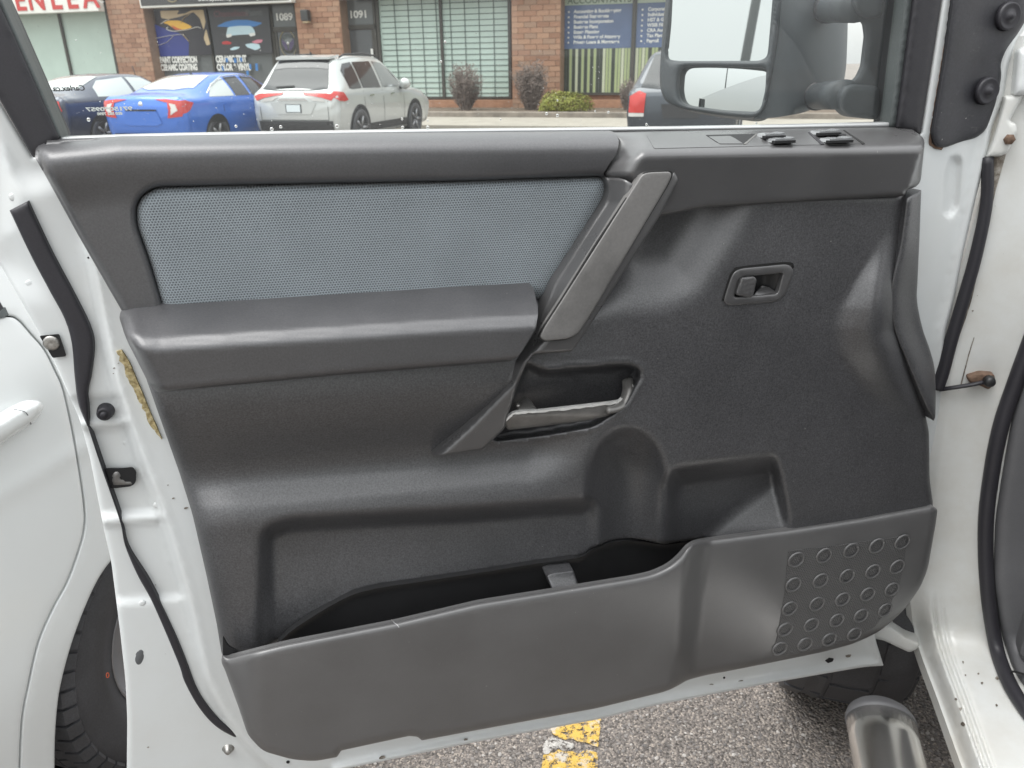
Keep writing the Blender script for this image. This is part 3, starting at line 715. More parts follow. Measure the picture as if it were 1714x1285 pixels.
def strut_w(X, Y, d):
    w = np.interp(Y, [280, 330, 560, 600, 690, 765], [0.066, 0.070, 0.086, 0.083, 0.062, 0.048])
    axn = (axB-axA)/np.linalg.norm(axB-axA); s = (X-axA[0])*axn[1]*-1 + (Y-axA[1])*axn[0]   # across the strut
    left = np.interp(Y, [296, 340, 374, 472, 527, 552, 606, 640, 713, 760], [1012, 1012, 990, 928, 906, 896, 854, 843, 773, 723])
    e_ = np.clip((X-left)/np.interp(Y, [300, 560, 620, 760], [44, 36, 26, 22]), 0, 1)
    w -= 0.038*(1-ss(0, 1, e_))*np.interp(Y, [300, 560, 640, 760], [1, 1, 0.6, 0.5])
    # below the grab pad the strut steps back into the cup
    body = rounded([(868, 640), (893, 594), (957, 590), (925, 625), (880, 668), (848, 712)], 3)
    w -= 0.055*ss(-3, 6, sdp(X, Y, body))
    w -= roll(d, 3, 0.003)
    return w
strut = patch('handle_strut', strut_poly, door, 'bezel_plastic', truck, strut_w, step=6, rings=(1.5, 4, 7), skirt=0.045)
strut['label'] = 'diagonal grey strut carrying the grab handle'
pad_poly = rounded([(1075, 291, 8), (1088, 288), (1121, 287, 5), (1124.5, 293, 5), (1117, 310), (989, 526), (968, 558), (951, 567), (911, 570.5, 6), (903.5, 564, 4), (909, 551), (942, 500), (1000, 409)], 10)
pad = patch('grab_pad', pad_poly, door, 'pad_grey', strut, lambda X, Y, d: np.interp(Y, [280, 430, 570], [0.074, 0.084, 0.0925]) - roll(d, 2.5, 0.0016), step=8, rings=(1, 2.5), skirt=0.012)
pad['label'] = 'worn grey inlay of the grab handle'
dark_rim = [(p[0] + (p[0]-1014)*0.012 + (1.4 if p[0] > 1014 else -1.4), p[1] + (1.6 if p[1] > 430 else -1.6)) for p in pad_poly]
patch('pad_seam', np.array(dark_rim), door, 'gap_black', strut, lambda X, Y, d: np.interp(Y, [280, 430, 570], [0.0722, 0.0822, 0.0905]), step=14, skirt=0.004)

# ---- release lever in the cup
lev_path = np.array([door.one(856, 704, 0.050), door.one(900, 697, 0.052), door.one(960, 690, 0.053), door.one(1010, 683, 0.052), door.one(1034, 674, 0.047), door.one(1048, 655, 0.034), door.one(1056, 636, 0.018)])
lever = patch('release_lever', [(843, 708), (848, 700), (863, 690.5), (905, 687.5), (1028, 673.5), (1036, 671), (1046, 674), (1039, 682), (1019, 696), (980, 704), (900, 714), (850, 719.5)], door, 'satin_grey', truck,
    lambda X, Y, d: 0.054 - 0.010*ss(690, 722, Y) - 0.018*ss(1000, 1046, X) - roll(d, 5, 0.004), step=5, rings=(1.5, 3.5), skirt=0.008, r=4)
lever['label'] = 'grey door release lever with chipped silver edge'
la_ = [door.one(1014, 686, 0.050), door.one(1030, 683, 0.046), door.one(1041, 676, 0.040), door.one(1048, 664, 0.034), door.one(1051, 650, 0.026), door.one(1050, 636, 0.014)]
tube('lever_arm', spline(la_, 5), 0.0085, 'satin_grey', lever, ry=0.0055, n=14)
patch('lever_arm', [(862, 690), (872, 672), (882, 666), (890, 672), (900, 686)], door, 'satin_grey', lever, lambda X, Y, d: 0.048 - 0.03*ss(690, 664, Y) - roll(d, 4, 0.004), step=4, rings=(1.2,), skirt=0.008, r=3)
rng = random.Random(5)
top = [(846, 702), (863, 690), (905, 687), (960, 681), (1028, 673), (1040, 668), (1052, 658), (1060, 644)]; topS = spline(top, 7)
low = np.array([(p[0]+0.4, p[1] + 3.2 + rng.uniform(-0.9, 1.3)) for p in topS])
ed = patch('silver_edge', np.vstack([topS, low[::-1]]), door, 'silver_edge', lever, lambda X, Y, d: 0.0565 - 0.020*ss(1000, 1052, X) - 0.006*ss(1040, 1062, X), step=4, skirt=0.006)
lathe('cable_end', [(0.0, 0.008), (0.003, 0.007), (0.004, 0.0)], door.one(865, 677, 0.036), DN, 'steel_bolt', lever, 12)

# ---- inner lock bezel
bez = patch('lock_bezel', [(1211, 500), (1222, 466), (1228, 454), (1240, 448.5), (1318, 441), (1328, 449), (1327, 462), (1313, 496), (1300, 505), (1222, 511.5), (1212, 508)], door, 'bezel_plastic', truck, lambda X, Y, d: 0.0505 - roll(d, 3.5, 0.003), step=5, rings=(1.2, 3), skirt=0.006, r=8, holes=[hole_l])
bez['label'] = 'dark grey surround of the inside lock knob'
patch('lock_recess', [(1224, 502), (1232, 458), (1316, 452), (1306, 496)], door, 'liner_plastic', bez, lambda X, Y, d: 0.026 + 0.016*ss(1272, 1310, X), step=4, skirt=0.002)
patch('lock_slider', [(1231, 493), (1240, 464), (1262, 462), (1267, 468), (1260, 497), (1250, 498)], door, 'bezel_plastic', bez, lambda X, Y, d: 0.054 - roll(d, 3, 0.004) - 0.001*(np.sin((X+0.2*Y-1346)*0.9) > 0.4), step=3, rings=(1, 2), skirt=0.012, r=3)
patch('lock_ledge', [(1276, 478), (1288, 481), (1301, 489.5), (1262, 494.5)], door, 'bezel_plastic', bez, lambda X, Y, d: 0.034 + 0.012*ss(478, 494, Y), step=4, skirt=0.002, r=1)
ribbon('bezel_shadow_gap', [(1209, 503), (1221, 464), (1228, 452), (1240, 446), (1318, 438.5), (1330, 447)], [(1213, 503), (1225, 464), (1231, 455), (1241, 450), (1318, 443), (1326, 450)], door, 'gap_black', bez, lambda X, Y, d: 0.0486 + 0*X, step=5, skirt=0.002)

# ---- trim strip at the hinge end
strip_l = spline([(1516, 330), (1510, 378), (1504, 416), (1491, 472), (1489, 503), (1495, 549), (1514, 599), (1547, 677), (1561, 700)], 5)
strip_r = spline([(1542, 318), (1539, 400), (1536, 465), (1535, 503), (1544, 549), (1557, 587), (1565, 624), (1566, 690), (1563, 704)], 5)
def strip_w(X, Y, d):
    sl = np.interp(Y, strip_l[:, 1], strip_l[:, 0]); return 0.058 - 0.030*ss(6, 46, X-sl) - roll(d, 5, 0.008)
strip = patch('hinge_side_trim', np.vstack([strip_l, strip_r[::-1]]), door, 'trim_plastic', truck, strip_w, step=6, rings=(1.5, 4), skirt=0.05)
strip['label'] = 'curved dark trim strip at the hinge edge of the door'

# ---- map pocket
back_w = lambda X: np.interp(X, [466, 560, 700, 960, 1000, 1048, 1100, 1130, 1175], [0.052, 0.036, 0.033, 0.030, 0.012, 0.000, -0.006, -0.016, -0.018])
def liner_w(X, Y, d):
    yt = np.interp(X, lt[:, 0], lt[:, 1]); t = Y-yt
    return back_w(X) + 0.006*np.exp(-(t/3.5)**2) - 0.004 + 0.012*ss(8, 0, t)*0
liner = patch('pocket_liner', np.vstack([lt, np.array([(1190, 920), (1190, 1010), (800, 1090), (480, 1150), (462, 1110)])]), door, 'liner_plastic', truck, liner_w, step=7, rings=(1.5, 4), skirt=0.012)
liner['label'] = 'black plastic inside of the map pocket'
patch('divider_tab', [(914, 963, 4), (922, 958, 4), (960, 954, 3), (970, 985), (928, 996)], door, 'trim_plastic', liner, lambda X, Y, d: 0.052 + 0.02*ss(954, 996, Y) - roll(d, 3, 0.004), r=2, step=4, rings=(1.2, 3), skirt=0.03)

pk_top = rounded([(372, 1096, 3), (384, 1100, 5), (415, 1092), (475, 1077), (664, 1040), (800, 1008), (900, 992), (1060, 966), (1092, 959), (1120, 946), (1138, 930), (1151, 914), (1166, 906), (1190, 902), (1296, 888), (1315, 886), (1440, 867), (1560, 845, 4), (1569.5, 853, 4), (1566, 878), (1553, 952), (1541, 982), (1514, 1020), (1484, 1048), (1461, 1063), (1426, 1078), (1378, 1091), (1290, 1109), (1214, 1124), (1185, 1129), (1150, 1138), (1136, 1147), (1115, 1157), (1000, 1185), (800, 1221.5), (706, 1239, 2), (699, 1233, 3), (685, 1231.5, 2), (571, 1256, 2), (564, 1267, 2), (527, 1274), (489, 1271), (440, 1257), (415, 1231), (398, 1180), (376, 1120), (370, 1108)], 12)
def pocket_w(X, Y, d):
    cr = np.interp(Y, [880, 930, 1000, 1080, 1150], [1182, 1172, 1163, 1156, 1142])
    w = 0.106 - 0.046*ss(-26, 16, X-cr)
    ytop = np.interp(X, [370, 384, 475, 664, 900, 1092, 1120, 1138, 1151, 1166, 1296, 1560], [1100, 1100, 1077, 1040, 992, 959, 946, 930, 914, 906, 888, 846])
    w -= 0.016*ss(30, 300, Y-ytop)
    w -= 0.034*ss(460, 368, X)**2
    w -= roll(d, 13, 0.013)
    return w
pocket = patch('map_pocket', pk_top, door, 'pocket_plastic', truck, pocket_w, step=7, rings=(1.5, 4, 8, 12), skirt=0.006)
pocket['label'] = 'scuffed warm grey map pocket front with speaker grille'
def on_pocket(x, y, w=0.0):
    X, Y = np.array([x], float), np.array([y], float); d = seg_dist(X, Y, pk_top); return door(X, Y, pocket_w(X, Y, d)+w)[0]
zr = lambda x, y: (1214 + x/2.57, 785 + y/2.57)
gr_poly = [zr(*p) for p in [(272, 352), (470, 330), (640, 306), (780, 286), (772, 400), (748, 500), (700, 605), (640, 680), (560, 722), (470, 752), (330, 790), (205, 803), (230, 690), (258, 520)]]
def grille_w(X, Y, d):
    dd = seg_dist(X, Y, pk_top); return pocket_w(X, Y, dd) + 0.0009
grille = patch('speaker_grille', np.array(gr_poly), door, 'grille_plastic', pocket, grille_w, step=8, skirt=0.0012)
rows = [[(305, 390), (425, 372), (542, 350), (652, 330), (762, 313)], [(293, 497), (410, 480), (524, 460), (635, 440), (740, 420)], [(277, 600), (394, 580), (505, 560), (612, 538), (717, 517)], [(257, 690), (370, 670), (480, 650), (584, 630), (688, 606)], [(234, 772), (342, 753), (447, 733), (555, 710)]]
for i, row in enumerate(rows):
    for (x, y) in row:
        px_, py_ = zr(x, y); c = on_pocket(px_, py_, 0.0012)
        lathe('speaker_ring', [(0.0108, 0.0002), (0.0116, 0.0004), (0.0126, 0.0012), (0.0136, 0.0020), (0.0147, 0.0016), (0.0157, 0.0)], c, DN + np.array([0, 0, -0.05]), 'pocket_plastic', pocket, 28, cap0=False, cap1=False)
        lathe('ring_slot', [(0.0096, 0.0009), (0.0100, 0.0012), (0.0112, 0.0012), (0.0114, 0.0008)], c, DN + np.array([0, 0, -0.05]), 'trim_plastic', pocket, 28, cap0=False, cap1=False)
# scuffs on the pocket
simple('letter_scuff', (0.45, 0.45, 0.45), 0.6)
sc = [[(655, 1037), (660, 1042), (665, 1046), (668, 1050)]]
for q, wd in zip(sc, (1.3, 0.7)):
    a = spline(q, 4); nrm_ = np.gradient(a, axis=0)[:, ::-1]*[1, -1]; nrm_ /= np.linalg.norm(nrm_, axis=1)[:, None]
    poly_ = np.vstack([a+nrm_*wd*0.5, (a-nrm_*wd*0.5)[::-1]])
    patch('scratch', poly_, door, 'letter_scuff', pocket, lambda X, Y, d: pocket_w(X, Y, seg_dist(X, Y, pk_top))+0.0007, step=5, skirt=0)
patch('foot_notch', [(373, 1066, 3), (382, 1082), (400, 1092, 3), (373, 1103, 3)], door, 'black_hole', panel, lambda X, Y, d: np.full(len(X), 0.060), r=5, step=6, skirt=0.004)

# ---- switches on the ledge
def ledge(x, y, w=0.0):
    X, Y = np.array([x], float), np.array([y], float); d = np.full(1, 50.0); return door(X, Y, shelf_w(X, Y, d)+w)[0]
def ledge_patch(name, poly, mat, parent, dw, skirt=0.006, r=1.5, step=4, rings=(), hump=0.0, rl=0.0):
    P_ = rounded(poly, r)
    return patch(name, P_, door, mat, parent, lambda X, Y, d: shelf_w(X, Y, np.full(len(X), 50.0)) + dw - (roll(d, 3, rl) if rl else 0), step=step, rings=rings, skirt=skirt, sdir=-UPV)
ledge_patch('switch_plate', [(1082, 225, 2), (1180, 222), (1412, 217.5, 2), (1446, 240, 3), (1180, 246), (1095, 248, 3)], 'bezel_plastic', shelf, 0.0012, skirt=0.002)
ledge_patch('switch_well', [(1181, 225.5), (1265, 223.5), (1250, 240), (1200, 238)], 'black_hole', shelf, 0.0022, skirt=0.001)
ledge_patch('map_coin_flap', [(1186, 228), (1222, 227), (1230, 231), (1244, 240), (1205, 240)], 'bezel_plastic', shelf, 0.0034, skirt=0.002)
def rocker(x, y, lw, tilt=1):
    c = ledge(x, y, 0.003)
    pr = [(-0.5, 0.0), (-0.44, 0.0040), (-0.1, 0.0050), (0.25, 0.0045), (0.5, 0.0060), (0.52, 0.0)]
    V_ = []; ws_ = (-0.010, 0.010)
    for s_ in ws_:
        for (a_, h_) in pr: V_.append(c + DU*a_*lw + UPV*h_ + DN*s_)
    n_ = len(pr); Fc_ = [(i, i+1, n_+i+1, n_+i) for i in range(n_-1)] + [tuple(range(n_))[::-1], tuple(range(n_, 2*n_))]
    o_ = mesh_obj('window_switch', V_, Fc_, 'switch_top', shelf, smooth=False)
    return o_
for (x, y, l_) in ((1289, 229, 0.030), (1305, 237, 0.030), (1380, 224, 0.034), (1398, 236.5, 0.036)):
    rocker(x, y, l_)
    c = ledge(x, y+1, 0.003); box('switch_front', (-0.5*l_, -0.004, 0.0), (0.5*l_, 0.004, 0.0032), 'black_hole', shelf, (DU, DN, UPV), c + DN*0.009)
c = ledge(1408, 229, 0.004); box('mirror_knob', (-0.005, -0.004, 0), (0.005, 0.004, 0.004), 'liner_plastic', shelf, (DU, DN, UPV), c, 0.001)
ledge_patch('plate_seam', [(1352, 221), (1356, 220.8), (1380, 240.5), (1374, 240.8)], 'frame_black', shelf, 0.0030, skirt=0.001, r=0.4)
ledge_patch('plate_seam', [(1411, 217.5), (1414, 217.5), (1448, 239.5), (1444, 240.5)], 'gap_black', shelf, 0.0030, skirt=0.001, r=0.4)
ledge_patch('plate_seam', [(1265, 223.5), (1268, 223.5), (1250, 240), (1244, 241)], 'satin_grey', shelf, 0.0036, skirt=0.001, r=0.4)

# ---- outside mirror, seen through the glass
MN = np.array([math.sin(rad(212))*math.cos(rad(9)), math.cos(rad(212))*math.cos(rad(9)), math.sin(rad(9))])
mirr_c = CAMP + rays(1200, 90)[0]*1.30
mir = Plane(mirr_c, MN)
hs_poly = [(1118, -40), (1110, 40), (1104, 120), (1105, 150), (1114, 171), (1140, 182), (1200, 192), (1256, 198), (1272, 192), (1282, 175), (1300, 60), (1306, -40)]
g1 = rounded([(1126, -60), (1121, 40), (1115.5, 92), (1121, 100), (1140, 102), (1272, 101.5), (1284, 95), (1286, 80), (1298, -60)], 8)
g2 = rounded([(1134, 150), (1136, 118), (1144, 110), (1170, 110), (1283, 113), (1281, 150), (1274, 180), (1266, 187), (1210, 184), (1150, 176), (1138, 168)], 8)
mhead = patch('side_mirror', hs_poly, mir, 'mirror_plastic', truck, lambda X, Y, d: 0.010 - roll(d, 9, 0.008), step=8, rings=(2, 5), skirt=0.06, r=12, holes=[g1, g2])
mhead['label'] = 'black towing mirror seen through the side window'
gl1 = patch('mirror_glass', g1, mir, 'mirror_silver', mhead, lambda X, Y, d: 0*X, step=30, skirt=0.002)
cx2, cy2 = 1210, 148
gl2 = patch('mirror_glass', g2, mir, 'mirror_silver', mhead, lambda X, Y, d: -0.001 - 0.008*(((X-cx2)/80)**2 + ((Y-cy2)/80)**2), step=9, skirt=0.002)
# housing side: from the frame back to the arms
hous = [(1300, -50), (1282, 178), (1268, 194), (1258, 199), (1300, 196), (1345, 188), (1372, 176), (1394, 165), (1410, 150), (1416, 110), (1418, 60), (1420, -50)]
def hous_w(X, Y, d):
    t = np.clip((X-1262)/155, 0, 1.05); return 0.0 - 0.040*t - 0.11*t**3 - roll(d, 12, 0.03)*(X > 1330)
patch('mirror_housing', hous, mir, 'mirror_plastic', mhead, hous_w, step=9, rings=(3, 7), skirt=0.004, r=12)
out_pl = Plane(door.one(1450, 100, -0.075), DN)
sail = patch('mirror_mount', [(1478, -50), (1452, -50), (1440, 20), (1432, 28), (1447, 38), (1450, 60), (1444, 110), (1436, 128), (1423, 140), (1440, 150), (1470, 170), (1472, 206), (1402, 216), (1500, 214), (1526, -50)], out_pl, 'mirror_plastic', mhead, lambda X, Y, d: -roll(d, 6, 0.004), step=9, rings=(2,), skirt=0.006, r=5)
for (x0, x1, y0, rr) in ((1366, 1414, 161, 0.021), (1386, 1434, 14, 0.021)):
    a = mir.one(x0, y0, -0.06); b_ = out_pl.one(x1, y0-3, 0.0)
    tube('mirror_arm', [a + (a-b_)*0.5, a, (a+b_)/2, b_], rr, 'mirror_plastic', mhead, n=20)
    tube('arm_collar', [a - (b_-a)*0.06, a, a + (b_-a)*0.08], rr*1.07, 'frame_black', mhead, n=20)
patch('mount_cap', [(1404, 160), (1412, 145), (1426, 140), (1466, 143), (1473, 150), (1474, 192), (1466, 200), (1420, 195), (1406, 182)], out_pl, 'mirror_plastic', mhead, lambda X, Y, d: 0.016 - roll(d, 9, 0.014), step=6, rings=(2, 5), skirt=0.016, r=8)
patch('mount_cap', [(1430, -40), (1428, 10), (1436, 26), (1452, 32), (1470, 30), (1478, 24), (1482, -40)], out_pl, 'mirror_plastic', mhead, lambda X, Y, d: 0.016 - roll(d, 9, 0.014), step=6, rings=(2, 5), skirt=0.016, r=8)

# ---- body: hinge pillar running into the rocker sill
Z_SILL = 0.455
sill_pl = Plane((0, 0, Z_SILL), (0, 0, 1))
class Jamb:
    n = -LB
    def __call__(s, X, Y, w=0.0):
        d = rays(X, Y); w = np.broadcast_to(np.asarray(w, float), (len(d),))
        tj = ((jamb_pl.o-CAMP)@jamb_pl.n + w)/(d@jamb_pl.n)
        tz = (Z_SILL + w - EYE)/np.minimum(d[:, 2], -0.02)
        k = 0.05; hh = np.clip(0.5+0.5*(tz-tj)/k, 0, 1); t = tz*(1-hh)+tj*hh - k*hh*(1-hh)
        return CAMP + d*t[:, None]
    def one(s, x, y, w=0.0): return s(x, y, w)[0]
jamb = Jamb()
jl = spline([(1690, 60), (1668, 200), (1648, 300), (1608, 450), (1575, 590), (1560, 700), (1548, 800), (1536, 900), (1526, 985), (1525, 1018), (1537, 1081), (1570, 1172), (1603, 1264), (1622, 1315)], 6)
def jamb_w(X, Y, d):
    xe = np.interp(Y, jl[:, 1], jl[:, 0]); t = X-xe
    w = 0*X
    low = ss(985, 1060, Y)
    w -= low*(0.050*ss(34, 0, t) - 0.004*np.exp(-((t-33)/2.5)**2) + 0.013*np.exp(-((t-39)/3.2)**2) + 0.006*np.exp(-((t-52)/3)**2))   # flange, gutter and bead of the sill
    w += (1-low)*0.004*ss(8, 26, t)
    w -= 0.012*np.exp(-(((X-1650)/30)**2 + ((Y-640)/34)**2))*0.5
    return w
jb = patch('door_jamb', np.vstack([jl, np.array([(1760, 1315), (1760, 60)])]), jamb, 'jamb_paint', truck, jamb_w, step=9, rings=(3, 7), skirt=0.05, sdir=LB*0.5-UPV*0.6, extra=np.vstack([resample(jl[int(len(jl)*0.55):], 8)[:-40] + np.array([dx, 0]) for dx in (24, 29, 33, 36, 39, 42, 46, 49, 52, 55, 60)]))
jb['label'] = 'dirty white hinge pillar and rocker sill beside the open door'
jp = lambda pts, w: np.array([jamb.one(x, y, w) for x, y in pts])
tube('weatherstrip', spline(jp([(1735, 545), (1716, 596), (1700, 640), (1676, 711), (1660, 790), (1650, 880), (1653, 985), (1667, 1080), (1688, 1140), (1716, 1186), (1750, 1230)], 0.010), 6), 0.0125, 'rubber', jb, n=12)
patch('kick_panel', rounded([(1745, 560), (1718, 612), (1692, 700), (1676, 790), (1664, 870), (1661, 975), (1676, 1065), (1697, 1126), (1745, 1190)], 20), jamb, 'kick_plastic', truck, lambda X, Y, d: 0.022 - roll(d, 22, 0.024), step=9, rings=(3, 8, 14), skirt=0.02, sdir=LB)['label'] = 'grey plastic kick panel inside the cab'
ribbon('panel_seam', [(1692, 1124), (1697, 1122), (1720, 1128)], [(1691, 1128), (1698, 1126), (1720, 1132)], jamb, 'gap_black', jb, lambda X, Y, d: 0.024 + 0*X, skirt=0)
sealp = spline([(1653, 262), (1651, 339), (1634, 425), (1613, 500), (1592, 570), (1578, 622), (1568, 650)], 6)
tube('hinge_weatherstrip', np.array([jamb.one(x, y, 0.010) for x, y in sealp]), np.linspace(0.0085, 0.011, len(sealp)), 'rubber', truck, n=12)['label'] = 'black rubber seal between the open door and the body'
hinge = patch('door_hinge', [(1681, 160), (1714, 158), (1690, 202), (1701, 207), (1703, 220), (1688, 253), (1676, 261), (1650, 264), (1660, 240), (1679, 175)], jamb, 'jamb_paint', truck, lambda X, Y, d: 0.020 - roll(d, 6, 0.008), step=6, rings=(2, 4), skirt=0.03, r=4, sdir=LB)
hinge['label'] = 'white upper door hinge with a brown bolt'
lathe('hinge_bolt', [(0.0, 0.008), (0.006, 0.008), (0.008, 0.004), (0.008, 0)], jamb.one(1689, 233, 0.02), -LB, 'rusty', hinge, 6)
patch('fender_edge', [(1704, 84), (1750, 60), (1750, 158), (1696, 160)], jamb, 'white_paint', truck, lambda X, Y, d: 0.028 - roll(d, 8, 0.01), step=9, rings=(3,), skirt=0.03, r=6, sdir=LB)['label'] = 'white fender edge above the upper hinge'
ribbon('seam_grime_shadow', [(1656, 262), (1652, 330), (1640, 410), (1630, 455), (1618, 505), (1600, 560), (1585, 610)], [(1684, 258), (1664, 330), (1649, 410), (1640, 440), (1626, 503), (1607, 560), (1589, 612)], jamb, 'grime', jb, lambda X, Y, d: 0.0055 + 0*X, skirt=0.002)  # brown dirt and the hinge gap's shadow, both put into the strip's colour
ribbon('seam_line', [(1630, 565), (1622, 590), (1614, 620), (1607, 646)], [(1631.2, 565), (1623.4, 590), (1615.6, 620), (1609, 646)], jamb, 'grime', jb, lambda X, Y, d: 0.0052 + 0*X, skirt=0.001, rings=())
st = [jamb.one(1572, 652, 0.012), jamb.one(1600, 648, 0.016), jamb.one(1630, 643, 0.020), jamb.one(1652, 638, 0.020)]
chk = tube('check_strap', st, 0.0050, 'rubber', truck, ry=0.0035, n=8); chk['label'] = 'black door check strap bolted to the pillar'
patch('strap_bracket', [(1618, 630), (1640, 624), (1664, 626), (1667, 640), (1655, 652), (1640, 645), (1622, 640)], jamb, 'rusty', chk, lambda X, Y, d: 0.016 - roll(d, 3, 0.004), step=5, rings=(1.5,), skirt=0.012, r=4, sdir=LB)
lathe('strap_bolt', [(0.0, 0.012), (0.005, 0.012), (0.0085, 0.009), (0.0095, 0.003), (0.0095, -0.004)], jamb.one(1655, 637, 0.018), -LB, 'liner_plastic', chk, 16)
for (x, y, s_) in ((1669, 1135, 4), (1644, 1143, 3), (1612, 1108, 2.5), (1608, 1186, 4), (1612, 1212, 5), (1638, 1127, 2.5), (1616, 1130, 2), (1600, 1170, 3), (1690, 672, 3), (1628, 520, 2), (1668, 1180, 3)):
    q = [(x + s_*rng.uniform(0.5, 1)*math.cos(a), y + s_*rng.uniform(0.4, 1)*math.sin(a)) for a in np.linspace(0, 2*math.pi, 7, endpoint=False)]
    patch('rust_spot', q, jamb, 'grime', jb, lambda X, Y, d: jamb_w(X, Y, d)+0.0012, step=8, skirt=0)

# ---- fender lip, front wheel, side step
fp_ = Plane(lot(0, 1.40), -LB)
patch('fender_lip', [(1455, 1040), (1490, 1048), (1515, 1066), (1540, 1076), (1536, 1086), (1522, 1092), (1480, 1072), (1450, 1066)], fp_, 'jamb_paint', truck, lambda X, Y, d: 0 - roll(d, 6, 0.006), step=6, rings=(2, 4), skirt=0.03, r=5)['label'] = 'white rolled lip of the front fender'
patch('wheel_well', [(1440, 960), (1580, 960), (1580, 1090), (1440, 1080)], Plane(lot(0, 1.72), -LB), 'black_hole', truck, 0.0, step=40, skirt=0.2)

def tyre_wheel(name, label, center, axis, R, W, parent, rim_mat, tread_n=58, rim_r=0.62, groove=0.006):
    ax = np.array(axis, float)
    h = W/2
    prof = [(R*rim_r, -h*0.80), (R*0.70, -h*0.98), (R*0.82, -h*1.02), (R*0.93, -h*0.97), (R*0.975, -h*0.86), (R*0.99, -h*0.6), (R, 0), (R*0.99, h*0.6), (R*0.975, h*0.86), (R*0.93, h*0.97), (R*0.82, h*1.02), (R*0.70, h*0.98), (R*rim_r, h*0.80), (R*rim_r*0.97, h*0.6), (R*rim_r*0.97, -h*0.6), (R*rim_r, -h*0.80)]
    wroot = lathe('wheel', prof, center, ax, 'tyre_rubber', parent, 72)
    if label: wroot['label'] = label
    s = np.cross(ax, [0, 0, 1.0]); s /= np.linalg.norm(s); u = np.cross(s, ax)
    V_, F_ = [], []
    for k in range(tread_n):
        for (w0, w1, off) in ((-h*0.97, -h*0.36, 0.0), (-h*0.30, h*0.30, 0.5), (h*0.36, h*0.97, 0.25)):
            a0 = 2*math.pi*(k+off)/tread_n; a1 = a0 + 2*math.pi/tread_n*0.82; b0 = len(V_)
            for a in (a0, a1):
                for w_ in (w0, w1):
                    rr_ = R*(0.935 if abs(w_) > h*0.9 else 0.992)
                    for r_ in (rr_-0.004, rr_+groove): V_.append(np.array(center) + ax*w_ + (s*math.cos(a)+u*math.sin(a))*r_)
            F_ += [(b0+0, b0+1, b0+3, b0+2), (b0+4, b0+6, b0+7, b0+5), (b0+0, b0+4, b0+5, b0+1), (b0+2, b0+3, b0+7, b0+6), (b0+1, b0+5, b0+7, b0+3)]
    for k in range(tread_n):
        a0 = 2*math.pi*(k+0.25)/tread_n; a1 = a0 + 2*math.pi/tread_n*0.80; b0 = len(V_)
        for a in (a0, a1):
            e_ = s*math.cos(a)+u*math.sin(a)
            for (w_, r_) in ((h*0.62, R*0.985), (h*0.90, R*0.965), (h*1.0, R*0.90)):
                V_.append(np.array(center) + ax*w_ + e_*r_); V_.append(np.array(center) + ax*(w_+groove*0.7) + e_*(r_+groove))
        for q in (0, 2):
            F_ += [(b0+q+1, b0+q+3, b0+q+9, b0+q+7), (b0+q, b0+q+2, b0+q+3, b0+q+1), (b0+q+6, b0+q+7, b0+q+9, b0+q+8)]
        F_ += [(b0+4, b0+10, b0+11, b0+5)]
    tr = mesh_obj('tread', V_, F_, 'tyre_rubber', wroot, smooth=False); tag(tr, kind='stuff')
    lathe('rim', [(0.0, h*0.30), (R*0.15, h*0.36), (R*0.2, h*0.2), (R*0.5, h*0.35), (R*rim_r*0.93, h*0.5), (R*rim_r*0.99, h*0.80), (R*rim_r*1.03, h*0.84), (R*rim_r*0.99, h*0.5), (R*rim_r*0.9, -h*0.6), (0.01, -h*0.6)], center, ax, rim_mat, wroot, 48)
    return wroot
plastic('tyre_rubber', (0.048, 0.048, 0.052), 0.5, 300, 0.4, 0.2, 0.25)
simple('rim_grey', (0.30, 0.30, 0.31), 0.35, 0.7)
tyre_wheel('wheel', 'black front tyre of the truck behind the door', lot(0.32, 1.82, 0.385), -LA, 0.395, 0.27, truck, 'rim_grey', 22, 0.6, 0.006)
s0 = sill_pl.one(1483, 1176)                                   # far end of the step
stp = Plane((0, 0, 0.425), (0, 0, 1)).one(1482, 1180); stp = stp - UPV*0.045
axd = -LB*math.cos(0.03) + LA*0.03
step_ = tube('side_step', [stp + axd*t for t in (0.0, 0.05, 0.2, 0.5, 1.0, 1.6)], 0.060, 'stainless', truck, ry=0.045, n=32); step_['label'] = 'brushed stainless steel side step tube'
P_, T_, fr2 = frames([stp + axd*t for t in (-0.042, -0.040, -0.034, -0.024, -0.010, 0.001)])
tube('step_end_cap', P_, [0.02, 0.034, 0.046, 0.055, 0.0605, 0.0615], 'kick_plastic', step_, ry=[0.015, 0.025, 0.034, 0.041, 0.0455, 0.0462], n=32)

# ---- the rest of the cab, beside and behind the camera
def tbox(name, a0, a1, b0, b1, z0, z1, mat, bev, label=None):
    o_ = box(name, (a0, b0, z0), (a1, b1, z1), mat, truck, LOTAX, (0, 0, 0), bev)
    if label: o_['label'] = label
    return o_
tbox('cab_floor', 0.66, 2.2, -1.6, 1.20, 0.44, 0.52, 'kick_plastic', 0.01)
tbox('dashboard', 0.66, 2.1, 0.92, 1.29, 0.80, 1.16, 'kick_plastic', 0.10)
tbox('firewall', 0.56, 2.2, 1.30, 1.43, 0.46, 1.16, 'kick_plastic', 0.03)
tbox('fender', 0.43, 0.72, 1.46, 2.55, 0.82, 1.14, 'white_paint', 0.09)
tbox('hood', 0.60, 2.15, 1.44, 2.60, 0.90, 1.17, 'white_paint', 0.08)
tbox('front_end', 0.50, 2.2, 2.30, 2.66, 0.48, 1.12, 'white_paint', 0.10)
sw = np.array(lot(1.12, 0.80, 1.06)); swn = -LB*0.85 + UPV*0.5; swn /= np.linalg.norm(swn); sws = LA; swu = np.cross(swn, sws)
